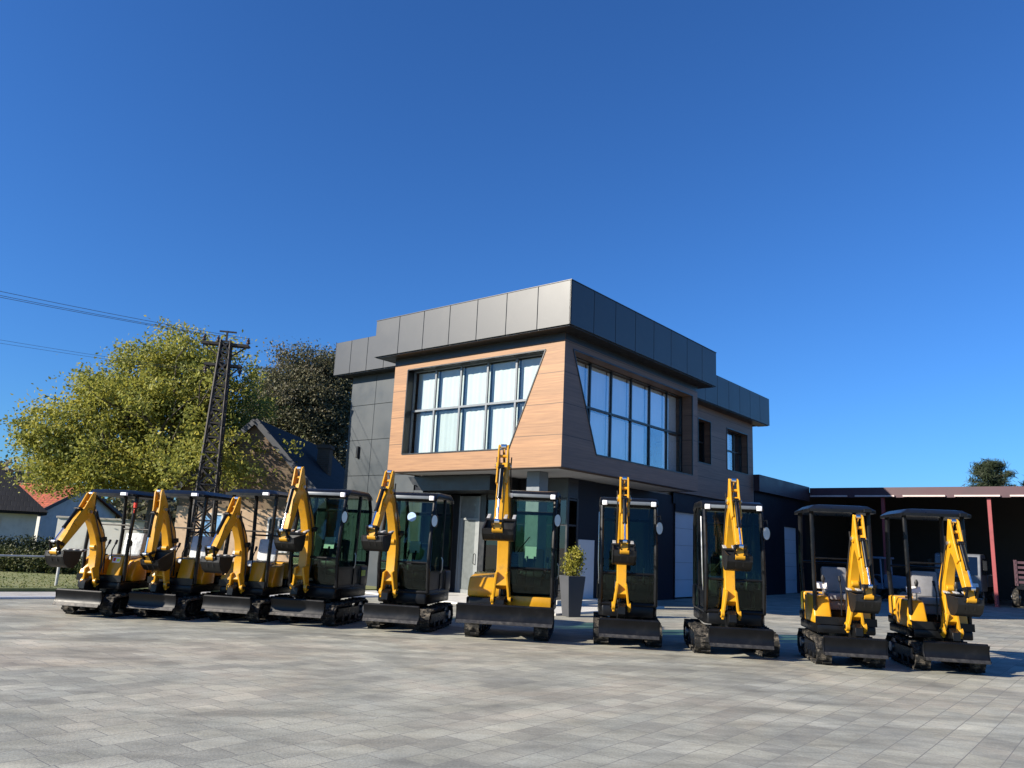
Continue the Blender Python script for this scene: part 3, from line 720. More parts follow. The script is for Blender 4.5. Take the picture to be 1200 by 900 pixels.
def at_track(p, yaw, k):                                            # from the front contact point of the tracks to the slew centre
    y = R(yaw); return (p[0] - math.cos(y) * k, p[1] - math.sin(y) * k, 0)
D = -90
canopy_excavator(at_track((-7.38, 14.55), D - 11, .55), D - 11, 2.27, 73, -50, 172, 'yellow canopy excavator at the far end beside the grass, coloured sticker on its front', sticker=True, LB=1.28)
canopy_excavator(at_track((-6.1, 14.6), D - 11, .55), D - 11, 2.32, 78, -82, 150, 'canopy excavator second from the grass, between the stickered one and the one before the mast', y0=-.08)
canopy_excavator(at_track((-4.82, 14.7), D - 11, .55), D - 11, 2.4, 73, -52, 172, 'canopy excavator right beside the leftmost glazed cab machine, brick gable behind it', y0=-.02, LB=1.32)
cab_excavator(at_track((-3.5, 14.85), D - 13, .55), D - 13, 'cab excavator next to the canopy machines, lime sticker on its dark rear panel', sticker='sticker_lime', ba=77, da=-70, bka=160, span=1.12, bwid=1.0, y0=-.16)
e5 = cab_excavator(at_track((-1.8, 14.6), D - 12, .55), D - 12, 'cab excavator in front of the grey entrance door, round pale sticker on its windscreen', ba=76, da=-56, bka=165, span=1.18, bwid=1.04, y0=-.2)
m = MB(); m.disc((.565, .06, 2.02), .085, .008, 24, 'x'); m.build('round_sticker', 'sticker_blue', e5)
cab_excavator(at_track((.13, 14.1), D - 7, .6), D - 7, 'largest cab excavator with the tallest boom and a yellow skirt, beside the planter', s=1.2, cab=(-.14, .78), span=1.45, bwid=1.62, y0=-.12, Hc=2.56, ba=76, da=-72, bka=150, Lb=2.33, Ld=1.15, bw=.5, yellow_skirt=True, tl=1.75, hw=.78, bz=.29, key='big', bh=.29)
cab_excavator(at_track((2.19, 13.9), D - 6, .55), D - 6, 'narrow cab excavator between the planter and the grey garage door', ba=78, da=-62, bka=160, span=1.15, bwid=.98, y0=-.12, Hc=2.5, key='narrow')
cab_excavator(at_track((3.87, 13.3), D - 6, .55), D - 6, 'cab excavator in front of the garage door, tracks spread wider than its blade', ba=78, da=-62, bka=160, span=1.34, bwid=.98, y0=-.1, key='wide', Hc=2.48)
canopy_excavator(at_track((5.42, 12.55), D - 9, .55), D - 9, 2.48, 75, -66, 168, 'canopy excavator between the last cab machine and the right end of the row', wrap=False, y0=.1, bwid=.86, LB=1.38)
canopy_excavator(at_track((6.92, 12.5), D - 9, .55), D - 9, 2.48, 75, -62, 168, 'yellow canopy excavator at the near right end of the row, before the open shed', wrap=False, y0=.06, bwid=.86, LB=1.38)
# ------------------------------------------------------------------ main building (local axes: x = along its right face, y = along its left face)
BR = math.atan2(.7720, .6355)
bld = empty('office_building', (1.34, 19.6, 0), BR, label='two storey office with dark metal roof band and wood clad upper box with slanted windows', cat='building')
def ring_wall(m, axis, rect, hole, d0, d1):
    """rectangular wall with one polygonal opening (4 corners), extruded; rect (a0,b0,a1,b1), hole: 4 points tl,tr,br,bl"""
    a0, b0, a1, b1 = rect; tl, tr, br, bl = hole
    o = [(a0, b1), (a1, b1), (a1, b0), (a0, b0)]; h = [tl, tr, br, bl]
    for i in range(4):
        j = (i + 1) % 4; m.prism([o[i], o[j], h[j], h[i]], d0, d1, axis)
ZT, ZS, ZW = 7.17, 3.59, 7.165
# wood box: left face (plane x=0, along y) and right face (plane y=0, along x)
hl = [(.62, 6.74), (5.92, 6.74), (5.92, 4.12), (1.74, 4.12)]
m = MB(); ring_wall(m, 'x', (.30, ZS, 6.52, ZW), hl, 0, .3); m.box((0, 0, ZS), (.3, .30, ZW)); bmesh.ops.remove_doubles(m.bm, verts=m.bm.verts, dist=1e-4)
m.build('wood_cladding', 'wood', bld)
hr = [(.38, 6.76), (8.0 - .1, 6.76), (7.9, 4.09), (1.62, 4.09)]
hr = [(.38, 6.76), (7.42, 6.76), (7.42, 4.09), (1.62, 4.09)]
m = MB(); ring_wall(m, 'y', (.303, ZS, 7.8, ZW), hr, .0, .3)
m.build('wood_cladding', 'wood_shaded', bld)
m = MB(); m.box((.303, -.0025, ZS + .002), (.305, 0, ZW)); m.box((0.001, -.003, ZS + .001), (.303, -.0, ZW)); m.build('wood_cladding', 'wood_shaded', bld)
m = MB(); m.box((.3, 6.22, ZS), (1.16, 6.519, ZW)); m.box((7.5, .3, ZS), (7.8, 1.4, ZW)); m.build('return_wall', 'wood', bld)
# thin metal edging round the slanted openings
def edging(axis, hole, off, w=.035):
    m = MB(); n = 4
    for i in range(4):
        a, b = hole[i], hole[(i + 1) % 4]
        A = (off, a[0], a[1]) if axis == 'x' else (a[0], off, a[1]); B = (off, b[0], b[1]) if axis == 'x' else (b[0], off, b[1])
        m.bar(A, B, w, w)
    return m.build('opening_trim', 'dark_frame', bld)
edging('x', hl, .0); edging('y', hr, .0)
# windows
def big_window(axis, hole, d, cols, zmid, fmat, pmat, curtain, opens=()):
    """mullioned window in a four-cornered opening; d is the depth of the glass plane"""
    tl, tr, br, bl = hole
    V = lambda a, z, t: (t, a, z) if axis == 'x' else (a, t, z)
    def lim(z):                                                     # opening edges at height z
        k = (z - bl[1]) / (tl[1] - bl[1]); return bl[0] + (tl[0] - bl[0]) * k, br[0] + (tr[0] - br[0]) * k
    m = MB()
    for a, b in ((tl, tr), (tr, br), (br, bl), (bl, tl)): m.bar(V(*a, d), V(*b, d), .085, .08)
    z0, z1 = bl[1], tl[1]
    for c in cols:
        lo = z0
        if tl[0] != bl[0]:
            k = (c - bl[0]) / (tl[0] - bl[0])
            if 0 < k < 1: lo = z0 + (z1 - z0) * k
        if axis == 'x' or True: m.bar(V(c, max(z0, lo), d), V(c, z1, d), .055, .06)
    a0, a1 = lim(zmid); m.bar(V(a0, zmid, d), V(a1, zmid, d), .06, .06)
    w = m.build('window', fmat, bld)
    m = MB(); m.prism([(p[0], p[1]) for p in hole], d + .012, d + .02, axis); m.build('pane', pmat, w)
    edges = [min(tl[0], bl[0])] + list(cols) + [tr[0]]
    for i in range(len(edges) - 1):
        e0, e1 = edges[i] + .04, edges[i + 1] - .04
        for row, (q0, q1) in enumerate(((z0 + .05, zmid - .05), (zmid + .05, z1 - .05))):
            if (i, row) in opens: continue
            mm = MB(); v = []; f = []; n = 18; ph = rnd.random() * 6
            for k in range(n + 1):
                a = e0 + (e1 - e0) * k / n
                wv = .008 * math.sin(k * 1.9 + ph) + .006 * math.sin(k * .8 + ph * 2)
                for z in (q0, q1): v.append(V(a, z, d + .16 + wv))
            for k in range(n): f.append((k * 2, k * 2 + 2, k * 2 + 3, k * 2 + 1))
            mm._add(v, f)
            grey = (i, row) in ((3, 0),) and axis == 'x'
            mm.build('curtain', 'curtain_grey' if grey else curtain, w)
    return w
big_window('x', hl, .29, (1.82, 2.88, 3.92, 4.96), 5.48, 'frame_grey', 'clear_glass', 'curtain')
big_window('y', hr, .42, (1.85, 2.98, 4.12, 5.26, 6.40), 5.45, 'dark_frame', 'sky_glass', 'curtain_bright', opens=((4, 0),))
m = MB(); m.box((.01, 5.905, 4.12), (.31, 5.9195, 6.74)); m.box((.05, .66, 6.72), (.31, 5.9, 6.7385)); m.build('window_reveal', 'dark_frame', bld)  # near-black lining: shade inside the window recess put into the colour
m = MB(); m.box((7.4, .02, 4.1), (7.4185, .36, 6.75)); m.box((.42, .02, 6.74), (7.38, .36, 6.758)); m.build('window_reveal', 'wood_shaded', bld)
m = MB(); m.box((-.006, .0, 6.935), (-.0005, 6.52, ZW - .03)); m.box((0.01, -.0065, 6.95), (7.8, -.0035, ZW - .03)); m.build('eave_shade_band', 'dark_frame', bld)  # near-black strip over the wood: shade of the recess under the eave, painted
# rear bay on the right (set back), upper wall with two windows
Y1 = 1.4
w1 = [(10.75, 6.62), (11.85, 6.62), (11.85, 4.95), (10.75, 4.95)]
w2 = [(13.35, 6.62), (15.45, 6.62), (15.45, 4.93), (13.35, 4.93)]
m = MB(); ring_wall(m, 'y', (7.8, 3.7, 12.6, ZW), w1, Y1, Y1 + .28); ring_wall(m, 'y', (12.6, 3.7, 16., ZW), w2, Y1, Y1 + .28)
bmesh.ops.remove_doubles(m.bm, verts=m.bm.verts, dist=1e-4); m.build('wood_cladding', 'wood_shaded', bld)
big_window('y', w1, Y1 + .3, (), 5.8, 'dark_frame', 'dark_glass', 'curtain_grey', opens=((0, 0), (0, 1)))
big_window('y', w2, Y1 + .3, (14.0, 14.7), 5.8, 'dark_frame', 'sky_glass', 'curtain_bright', opens=((2, 0), (2, 1)))
edging('y', w1, Y1); edging('y', w2, Y1)
# left wing: grey cladding sheets with open joints (plane x = X1), from the ground to the roof band
X1 = 1.16
m = MB(); y0 = 6.523
for (a, b) in ((6.523, 7.45), (7.465, 8.72), (8.735, 10.0)):
    for z0, z1 in ((0, 1.2), (1.212, 2.42), (2.432, 3.64), (3.652, 4.86), (4.872, 6.08), (6.092, ZW)):
        m.box((X1, a, z0), (X1 + .05, b, z1))
for z0, z1 in ((0, 1.2), (1.212, 2.42), (2.432, 3.14)): m.box((X1, 6.1, z0), (X1 + .05, 6.52, z1))
m.build('grey_cladding', 'grey_cladding', bld, .004)
m = MB(); m.box((X1 + .05, 6.1, 0), (X1 + .2, 10.0, 3.5)); m.box((X1 + .05, 6.53, 3.5), (X1 + .2, 10., ZW)); m.build('wall', 'navy_wall', bld)
# end wall, rear wall, floor slabs and core
m = MB(); m.box((X1 + .2, 9.8, 0), (16., 10., ZW)); m.box((15.8, Y1 + .3, 0), (16., 9.8, ZW)); m.build('wall', 'grey_cladding', bld)
m = MB(); m.box((.3, .303, ZS - .001), (X1 + .21, 6.2, ZS + .2)); m.box((X1 + .21, .303, ZS - .001), (7.5, 9.7, ZS + .2)); m.box((7.5, 1.69, ZS - .001), (15.7, 9.7, ZS + .2)); m.build('soffit', 'soffit', bld)
m = MB(); m.box((1.9, 2.2, 3.9), (15.4, 9.4, 6.9)); m.build('interior_core', 'interior', bld)
m = MB(); m.box((5., 4.4, .02), (15.4, 9.4, 3.4)); m.build('interior_core', 'interior', bld)
# roof slab and the two-tier metal roof band, made of panels with open joints
m = MB(); m.box((-.4, -.4, ZT + .01), (8.0, 6.9, 7.9)); m.box((.75, 6.9, ZT + .01), (8., 10.3, 7.9)); m.box((8.0, 1.0, ZT + .01), (16.4, 10.3, 7.9)); m.build('roof', 'roof_felt', bld)
def band(p, q, n, name='roof_band', z0=ZT - .004, z1=8.345, th=.05):
    """n panels between plan points p and q"""
    p, q = Vector((*p, 0)), Vector((*q, 0)); d = (q - p); l = d.length; d.normalize(); nrm = Vector((d.y, -d.x, 0)); ed = [p + d * l * i / n for i in range(n + 1)]
    m = MB()
    for i in range(n):
        a, b = ed[i] + d * (.008 if i else 0), ed[i + 1] - d * (.008 if i < n - 1 else 0)
        v = [a, b, b - nrm * th, a - nrm * th]
        m._add([(*t.xy, z0) for t in v] + [(*t.xy, z1) for t in v], [(3, 2, 1, 0), (4, 5, 6, 7), (0, 1, 5, 4), (1, 2, 6, 5), (2, 3, 7, 6), (3, 0, 4, 7)])
    return m.build(name, 'fascia_metal', bld, .006)
E0 = -.5
band((E0, 7.0), (E0, E0), 7); band((E0, E0), (8.2, E0), 8)
band((8.2, E0 + .052), (8.2, .9), 1); band((X1 - .5, 7.0), (E0 + .052, 7.0), 1)
band((X1 - .5, 10.5), (X1 - .5, 7.002), 4); band((8.2, Y1 - .5), (16.7, Y1 - .5), 8)
band((16.7, Y1 - .448), (16.7, 10.5), 8); band((16.7, 10.5), (X1 - .5, 10.5), 14)
m = MB(); m.box((E0 + .05, E0 + .05, ZT - .03), (8.15, 0, ZT + .006)); m.box((E0 + .05, 0, ZT - .03), (0, 6.95, ZT + .006)); m.box((0, 6.525, ZT - .03), (X1, 6.95, ZT + .006))
m.box((X1 - .45, 6.95, ZT - .03), (X1, 10.45, ZT + .006)); m.box((7.8, 0, ZT - .03), (8.15, 1.4, ZT + .006)); m.box((8.15, Y1 - .45, ZT - .03), (16.65, Y1, ZT + .006)); m.build('eave_soffit', 'dark_frame', bld)
m = MB(); m.box((E0 - .015, E0 - .015, 8.347), (8.215, E0 + .15, 8.365)); m.box((E0 - .015, E0 + .15, 8.347), (E0 + .15, 7.01, 8.365)); m.build('coping', 'fascia_metal', bld)
# ground floor, right side
m = MB()
m.box((3.02, 1.5, 0), (3.95, 2.3, ZS - .02)); m.box((3.95, 1.56, 0), (9.15, 1.8, ZS - .02)); m.box((9.15, 1.5, 3.02), (11.25, 1.75, ZS - .02)); m.box((11.25, 1.5, 0), (16., 1.75, 3.72)); m.box((9.0, 1.504, 3.3), (11.3, 1.52, 3.72))
m.build('wall', 'navy_wall', bld)
m = MB(); m.box((2.5, 1.5, 3.0), (3.02, 1.8, ZS - .02)); m.box((2.5, 1.8, 3.0), (2.8, 4.7, ZS - .02)); m.build('lintel', 'dark_frame', bld)
m = MB(); m.box((3.06, 1.462, .0), (3.9, 1.5, 1.84)); m.build('wall_panel', 'light_panel', bld, .005)
m = MB(); m.box((9.16, 1.62, .06), (11.24, 1.66, 3.02)); g = m.build('garage_door', 'garage_grey', bld)
m = MB()
for z in (.65, 1.25, 1.85, 2.45): m.box((9.16, 1.615, z), (11.24, 1.6205, z + .012))
m.build('door_joint', 'frame_grey', g)
m = MB(); m.box((9.14, 1.52, 0), (9.18, 1.64, 3.04)); m.box((11.22, 1.52, 0), (11.26, 1.64, 3.04)); m.build('door_frame', 'dark_frame', bld)
# glazed corner, entrance and column
m = MB()
for a in ((2.52, 1.52), (3.0, 1.52), (2.52, 2.6), (2.52, 3.7), (2.52, 4.75), (2.52, 5.75), (2.52, 6.15)): m.box((a[0] - .03, a[1] - .03, 0), (a[0] + .05, a[1] + .03, 3.0))
for z in (.02, 2.2, 2.93): m.box((2.5, 1.5, z), (2.56, 4.75, z + .05)); m.box((2.5, 1.5, z), (3.02, 1.55, z + .05))
gl = m.build('glazing', 'dark_frame', bld)
m = MB(); m.box((2.515, 1.54, .05), (2.525, 4.74, 2.96)); m.box((2.54, 1.51, .05), (3.0, 1.52, 2.96)); m.build('pane', 'dark_glass', gl)
m = MB()                                                            # light metal entrance door
for a, b in (((4.80, .0), (4.86, 3.05)), ((5.62, .0), (5.68, 3.05))): m.box((2.44, a[0], a[1]), (2.52, b[0], b[1]))
m.box((2.44, 4.86, 2.3), (2.52, 5.62, 2.36)); m.box((2.46, 4.86, .02), (2.5, 5.62, .16)); m.box((2.46, 4.86, .16), (2.5, 4.98, 2.3)); m.box((2.46, 5.5, .16), (2.5, 5.62, 2.3))
dr = m.build('door', 'door_grey', bld)
m = MB(); m.box((2.475, 4.98, .16), (2.485, 5.5, 2.3)); m.build('pane', 'frosted_glass', dr)
m = MB(); m.tube([(2.44, 4.93, .95), (2.39, 4.93, .97), (2.39, 4.93, 1.25), (2.44, 4.93, 1.27)], .014, 8); m.build('handle', 'dark_frame', dr)
m = MB(); m.box((2.48, 4.86, 2.36), (2.49, 5.62, 3.05)); m.build('pane', 'frosted_glass', dr)
m = MB(); m.box((2.46, 4.58, 0), (2.56, 4.8, 3.1)); m.box((2.46, 5.68, 0), (2.56, 6.1, 3.1)); m.build('door_post', 'dark_frame', bld)
m = MB(); m.prism([(6.75, 3.56), (3.3, 3.56), (3.3, 3.12), (6.1, 3.12), (6.35, 3.3), (6.5, 3.3)], X1 - .06, 2.44, 'x'); m.build('entrance_canopy', 'dark_frame', bld)
m = MB(); m.box((.78, 1.25, 0), (1.18, 1.7, ZS - .003)); m.build('column', 'frame_grey', bld, .01)
m = MB(); m.box((2.3, 6.1, 0), (2.6, 6.2, 3.5)); m.box((X1 + .2, 6.1, 0), (2.3, 6.2, 3.12)); m.build('wall', 'grey_cladding', bld)
m = MB(); m.box((1.9, 1.0, 0), (4.4, 1.46, .16)); m.build('door_step', 'pale_concrete', bld, .012)
m = MB(); m.prism([(-.5, 9.8), (2.45, 9.8), (2.45, 1.45), (4.9, 1.45), (4.9, -.35), (-.5, -.35)], -.01, .05, 'z'); m.build('entrance_paving', 'pale_concrete', bld, .01)
m = MB(); m.box((X1 - .09, 9.3, 4.25), (X1 - .002, 9.4, 4.65)); m.build('wall_lamp', 'dark_frame', bld, .01)
m = MB(); m.tube([(16.03, Y1 + .05, 0), (16.03, Y1 + .05, 7.1)], .05, 10); m.build('downpipe', 'frame_grey', bld)

# low annex between the office and the shed
ann = empty('annex', (1.34, 19.6, 0), BR, label='low dark flat roofed annex joining the right end of the office to the red shed', cat='building')
m = MB(); m.box((16.12, 1.4, 0), (19.55, 1.65, 4.3)); m.box((21.3, 1.4, 0), (22.4, 1.65, 4.3)); m.box((19.55, 1.4, 3.0), (21.3, 1.65, 4.3)); m.box((16.12, 1.65, 0), (16.3, 9, 4.3)); m.build('wall', 'navy_wall', ann)
m = MB(); m.box((16.1, 1.2, 4.31), (22.38, 9.5, 4.95)); m.build('roof', 'purple_metal', ann, .01)
m = MB(); m.box((16.06, 1.15, 4.3), (16.1, 9.5, 5.0)); m.box((16.1, 1.15, 4.3), (22.38, 1.2, 5.0)); m.build('roof_edge', 'purple_metal', ann)
m = MB(); m.box((19.58, 1.5, .03), (21.28, 1.55, 2.98)); g2 = m.build('garage_door', 'garage_grey', ann)
m = MB()
for z in (.6, 1.2, 1.8, 2.4): m.box((19.58, 1.495, z), (21.28, 1.5005, z + .012))
m.build('door_joint', 'frame_grey', g2)

# open shed with red posts
shed = empty('open_shed', (1.34, 19.6, 0), BR, label='long open fronted shed with burgundy metal roof on red posts at the right', cat='building')
m = MB()
m.prism([(22.45, 4.62), (22.45, 4.72), (33., 5.5), (33., 5.4)], -22., 2.6, 'y')
for k in range(60): m.prism([(22.44, 4.72), (22.44, 4.745), (33., 5.525), (33., 5.5)], -21.8 + k * .41, -21.76 + k * .41, 'y')
m.build('roof', 'burgundy_metal', shed)
m = MB(); m.box((22.38, -22., 4.5), (22.44, 1.14, 4.96)); m.build('fascia', 'burgundy_metal', shed)
m = MB(); yy = 1.1
while yy > -21.5: m.box((22.28, yy - 1.7, 4.53), (22.38, yy, 4.6)); yy -= 2.05
m.build('gutter', 'pale_gutter', shed)
for yv in (1.0 - 3.1, 1.0 - 7.3, -10.5, -14.7, -18.9):
    m = MB()
    m.box((22.5, yv - .07, 0), (22.515, yv + .07, 4.62)); m.box((22.63, yv - .07, 0), (22.645, yv + .07, 4.62)); m.box((22.515, yv - .008, 0), (22.63, yv + .008, 4.62)); m.box((22.45, yv - .14, 0), (22.7, yv + .14, .015))
    m.build('post', 'red_post', shed)
m = MB(); m.box((32.6, -22., 0), (32.8, 2.6, 5.44)); m.prism([(22.5, 0), (32.6, 0), (32.6, 5.42), (22.5, 4.66)], 2.4, 2.59, 'y'); m.prism([(22.5, 0), (32.6, 0), (32.6, 5.42), (22.5, 4.66)], -22., -21.8, 'y'); m.build('wall', 'shed_wall', shed)

# ------------------------------------------------------------------ ground
def sheet(name, pts, z, mat, **kw):
    m = MB(); vs = [m.bm.verts.new((x, y, z)) for x, y in pts]; m.bm.faces.new(vs); return m.build(name, mat, **kw)
sheet('ground', [(-900, -300), (900, -300), (900, 1400), (-900, 1400)], -.03, 'far_ground', kind='structure')
LA = Vector((-11.4, 18.3)); LD = Vector((math.cos(R(38)), math.sin(R(38)))); LNn = Vector((-LD.y, LD.x))
KA = Vector((-10.3, 16.75))
kA, kB = KA - LD * 60, KA + LD * 11.5
sheet('paving', [(-70, -30), (60, -30), (60, 46), (-4.5, 46), (-4.5, 29.), (kB.x, kB.y + .0), (kA.x, kA.y)], 0., 'paving', kind='structure')
m = MB(); p0, p1 = kA, kB; nn = LNn * .15
m._add([(p0.x, p0.y, -.02), (p1.x, p1.y, -.02), (p1.x + nn.x, p1.y + nn.y, -.02), (p0.x + nn.x, p0.y + nn.y, -.02), (p0.x, p0.y, .05), (p1.x, p1.y, .05), (p1.x + nn.x, p1.y + nn.y, .05), (p0.x + nn.x, p0.y + nn.y, .05)], [(3, 2, 1, 0), (4, 5, 6, 7), (0, 1, 5, 4), (1, 2, 6, 5), (2, 3, 7, 6), (3, 0, 4, 7)])
m.build('kerb', 'light_panel', bevel=.012, kind='structure')
a, b = kA + nn, kB + nn; c, d = LA + LD * 12.4, LA - LD * 60
sheet('path', [tuple(a), tuple(b), tuple(c), tuple(d)], .012, 'concrete', kind='structure')
l0, l1 = LA - LD * 60, LA + LD * 12.4
m = MB(); q = [l0, l1, Vector((-6.2, 60)), Vector((-80, 60))]
m._add([(t.x, t.y, -.02) for t in q] + [(t.x, t.y, .09) for t in q], [(3, 2, 1, 0), (4, 5, 6, 7), (0, 1, 5, 4), (1, 2, 6, 5), (2, 3, 7, 6), (3, 0, 4, 7)])
m.build('lawn', 'lawn', kind='structure')

# ------------------------------------------------------------------ foliage helpers
def leaf_mesh(name, centres, tints, size, rng, aspect=.55, flat=0.):
    """one small folded quad per leaf"""
    n = len(centres); c = np.asarray(centres); s = size * rng.uniform(.6, 1.3, n)
    d = rng.normal(size=(n, 3)); d[:, 2] -= flat; d /= np.linalg.norm(d, axis=1)[:, None]
    e = rng.normal(size=(n, 3)); e -= d * (e * d).sum(1)[:, None]; e /= np.linalg.norm(e, axis=1)[:, None]
    v = np.empty((n, 4, 3)); h = s[:, None]
    v[:, 0] = c - d * h * .5; v[:, 1] = c + e * h * aspect * .5; v[:, 2] = c + d * h * .6; v[:, 3] = c - e * h * aspect * .5
    me = bpy.data.meshes.new(name); me.vertices.add(4 * n); me.vertices.foreach_set('co', v.reshape(-1))
    me.loops.add(4 * n); me.loops.foreach_set('vertex_index', np.arange(4 * n, dtype=np.int32))
    me.polygons.add(n); me.polygons.foreach_set('loop_start', np.arange(0, 4 * n, 4, dtype=np.int32)); me.polygons.foreach_set('loop_total', np.full(n, 4, dtype=np.int32))
    at = me.attributes.new('tint', 'FLOAT', 'POINT'); at.data.foreach_set('value', np.repeat(np.clip(tints, 0, 1), 4).astype(np.float32))
    me.update(); me.validate(); return me
def limb(m, rng, p, d, l, r, depth, ends, droop=0., kids=(2, 3), nseg=5, spread=.6, ratio=.68):
    pts = [Vector(p)]; dd = Vector(d).normalized()
    for i in range(nseg):
        dd = (dd + Vector(rng.normal(size=3)) * .13 + Vector((0, 0, .05 - droop * (i / nseg)))).normalized()
        pts.append(pts[-1] + dd * l / nseg)
    m.tube(pts, [r * (1 - .55 * i / nseg) for i in range(nseg + 1)], 7 if depth < 2 else 5)
    if depth == 0 or r < .012:
        ends.append(pts[-1]); ends.append(pts[-2]); ends.append(pts[-3]); return
    for k in range(int(rng.integers(kids[0], kids[1] + 1)) + (1 if depth > 2 else 0)):
        t = int(rng.integers(2, nseg + 1)) if k else nseg
        nd = (dd + Vector(rng.normal(size=3)) * spread).normalized()
        limb(m, rng, pts[t], nd, l * ratio * rng.uniform(.8, 1.2), r * (1 - .55 * t / nseg) * .75, depth - 1, ends, droop, kids, nseg, spread, ratio)
def tree(name, base, h, crown, seed, leafmat, n_clump, per, size, tint, label, cat='tree', trunk_r=.2, group=None, clump=.45, bark='bark', lean=(0, 0), hollow=.0, flat=.0, branch_depth=4, vary=0., aniso=(1, 1, .62)):
    """crown: list of (centre offset, radii) ellipsoids that the limbs and leaf clumps fill"""
    rng = np.random.default_rng(seed)
    root = empty(name, base, label=label, cat=cat, group=group)
    m = MB(); ends = []
    th = h * .3
    pts = [Vector((0, 0, -.1)), Vector((lean[0] * .3, lean[1] * .3, th * .5)), Vector((lean[0], lean[1], th))]
    m.tube(pts, [trunk_r * 1.25, trunk_r, trunk_r * .85], 10)
    for k, (c, r) in enumerate(crown):
        for q in range(2 if len(crown) > 3 else 3):
            tgt = Vector(c) + Vector(rng.normal(size=3)) * min(r) * .35
            d = tgt - pts[2]
            limb(m, rng, pts[2], d, d.length * .6, trunk_r * .45, branch_depth - 1, ends, 0, (2, 2), 5, .5, .5)
    m.build('trunk', bark, root)
    C, T = [], []
    tot = sum(r[0] * r[1] * r[2] for c, r in crown)
    for c, r in crown:
        k = max(int(n_clump * r[0] * r[1] * r[2] / tot), 9)
        for i in range(k):
            d = rng.normal(size=3); d /= np.linalg.norm(d); rad = (hollow + (1 - hollow) * rng.random() ** .45)
            p = np.array(c) + d * np.array(r) * rad * rng.uniform(.86, 1.1)
            tt = tint[0] + rng.normal() * tint[1]; nl = int(per * rng.uniform(.25, 1.6) * (1 - vary * max(0, p[2] - 6.2))); cs = clump * rng.uniform(.5, 1.35)
            C.append(p + rng.normal(size=(nl, 3)) * np.array(aniso) * cs); T.append(np.clip(tt + rng.normal(size=nl) * .12, 0, 1))
    for e in ends:
        nl = int(per * .25); C.append(np.array(e) + rng.normal(size=(nl, 3)) * clump * .5); T.append(np.clip(tint[0] + rng.normal(size=nl) * .15, 0, 1))
    me = leaf_mesh('crown', np.concatenate(C), np.concatenate(T), size, rng, flat=flat)
    link('crown', me, leafmat, root)
    return root

tree('broadleaf_tree', (-13.0, 29., 0), 9.2, [((-.3, 0, 6.7), (2.2, 2.2, 2.0)), ((-3.3, -.2, 4.8), (1.9, 1.9, 1.6)), ((1.9, .2, 5.8), (1.5, 1.8, 2.1)), ((-.8, -.4, 3.9), (2.6, 2.0, 1.2)), ((-2.0, .3, 6.3), (1.5, 1.6, 1.3)), ((.7, 0, 7.9), (1.3, 1.4, 1.0)),
      ((-4.0, 0, 3.7), (1.0, 1.2, .9)), ((2.1, -.3, 3.8), (1.3, 1.4, 1.2)), ((-.4, 0, 8.7), (.55, .6, .8)), ((1.9, 0, 8.2), (.7, .8, .6)), ((-1.6, 0, 7.9), (.6, .6, .6)), ((-4.0, 0, 5.7), (.8, .8, .6)), ((-3.0, 0, 6.9), (.5, .5, .5)), ((-4.5, -.2, 4.6), (.5, .7, .5)), ((-2.8, -.8, 3.2), (1.4, 1.0, .8)), ((3.0, -2.9, 4.1), (1.0, .8, 1.1)), ((3.9, -2.7, 3.4), (.7, .6, .6))],
     3, 'leaf_autumn', 760, 100, .13, (.52, .22), 'broad yellow green autumn tree behind the left end of the excavator row', trunk_r=.27, clump=.34, vary=.1, aniso=(1.25, 1.25, .5))
tree('broadleaf_tree', (-11.3, 41., 0), 11.8, [((0, 0, 8.2), (2.7, 2.6, 3.3)), ((-1.6, .3, 6.6), (1.9, 1.9, 2.6)), ((1.7, 0, 8.6), (1.7, 1.7, 2.9)), ((1.3, 0, 5.6), (2.0, 1.8, 2.2))],
     5, 'leaf_dark', 1250, 130, .14, (.45, .22), 'dark browning tree rising behind the brick gable and beside the office', trunk_r=.3, clump=.42)
# bare tree far left: branches only, thin
rng0 = np.random.default_rng(11)
bt = empty('bare_tree', (-28.6, 50, 0), label='leafless grey tree behind the far left houses', cat='tree')
m = MB(); ends = []
m.tube([(0, 0, -.1), (.1, 0, 1.6), (0, 0, 2.6)], [.22, .18, .15], 8)
for q in range(7): limb(m, rng0, (0, 0, 2.2), (rng0.normal() * .6, rng0.normal() * .6, 1.), 2.0, .09, 4, ends, 0, (2, 3), 4, .55)
m.build('trunk', 'bark_grey', bt)
C = np.concatenate([np.array(e) + rng0.normal(size=(5, 3)) * .22 for e in ends])
link('crown', leaf_mesh('crown', C, rng0.random(len(C)), .18, rng0, .12), 'bark_grey', bt)
# conifers behind the shed
def pine(base, h, r, seed, label):
    rng = np.random.default_rng(seed); root = empty('pine_tree', base, label=label, cat='tree', group='conifers behind the shed roof')
    m = MB(); m.tube([(0, 0, -.1), (0, 0, h * .5), (.05, 0, h)], [.25, .16, .03], 8)
    C, T = [], []
    nb = 90
    for i in range(nb):
        z = h * (.25 + .74 * i / nb); k = 1 - (i / nb); l = r * (.25 + .9 * k ** .6) * rng.uniform(.55, 1.15); a = rng.uniform(0, 2 * PI)
        tip = Vector((math.cos(a) * l, math.sin(a) * l, z + l * .28)); m.tube([(0, 0, z), tip * .5 + Vector((0, 0, z * .5)), tip], [.04, .025, .01], 5)
        for t in np.linspace(.3, 1., 7):
            p = np.array((tip.x * t, tip.y * t, z + (tip.z - z) * t)); n = 34
            C.append(p + rng.normal(size=(n, 3)) * np.array((.2, .2, .13))); T.append(np.full(n, rng.uniform(.2, .9)))
    m.build('trunk', 'bark', root)
    link('crown', leaf_mesh('crown', np.concatenate(C), np.concatenate(T), .42, rng, .1, flat=-.5), 'leaf_pine', root)
pine((36.4, 58, 0), 9.4, 2.2, 21, 'bushy dark conifer standing above the red shed roof')
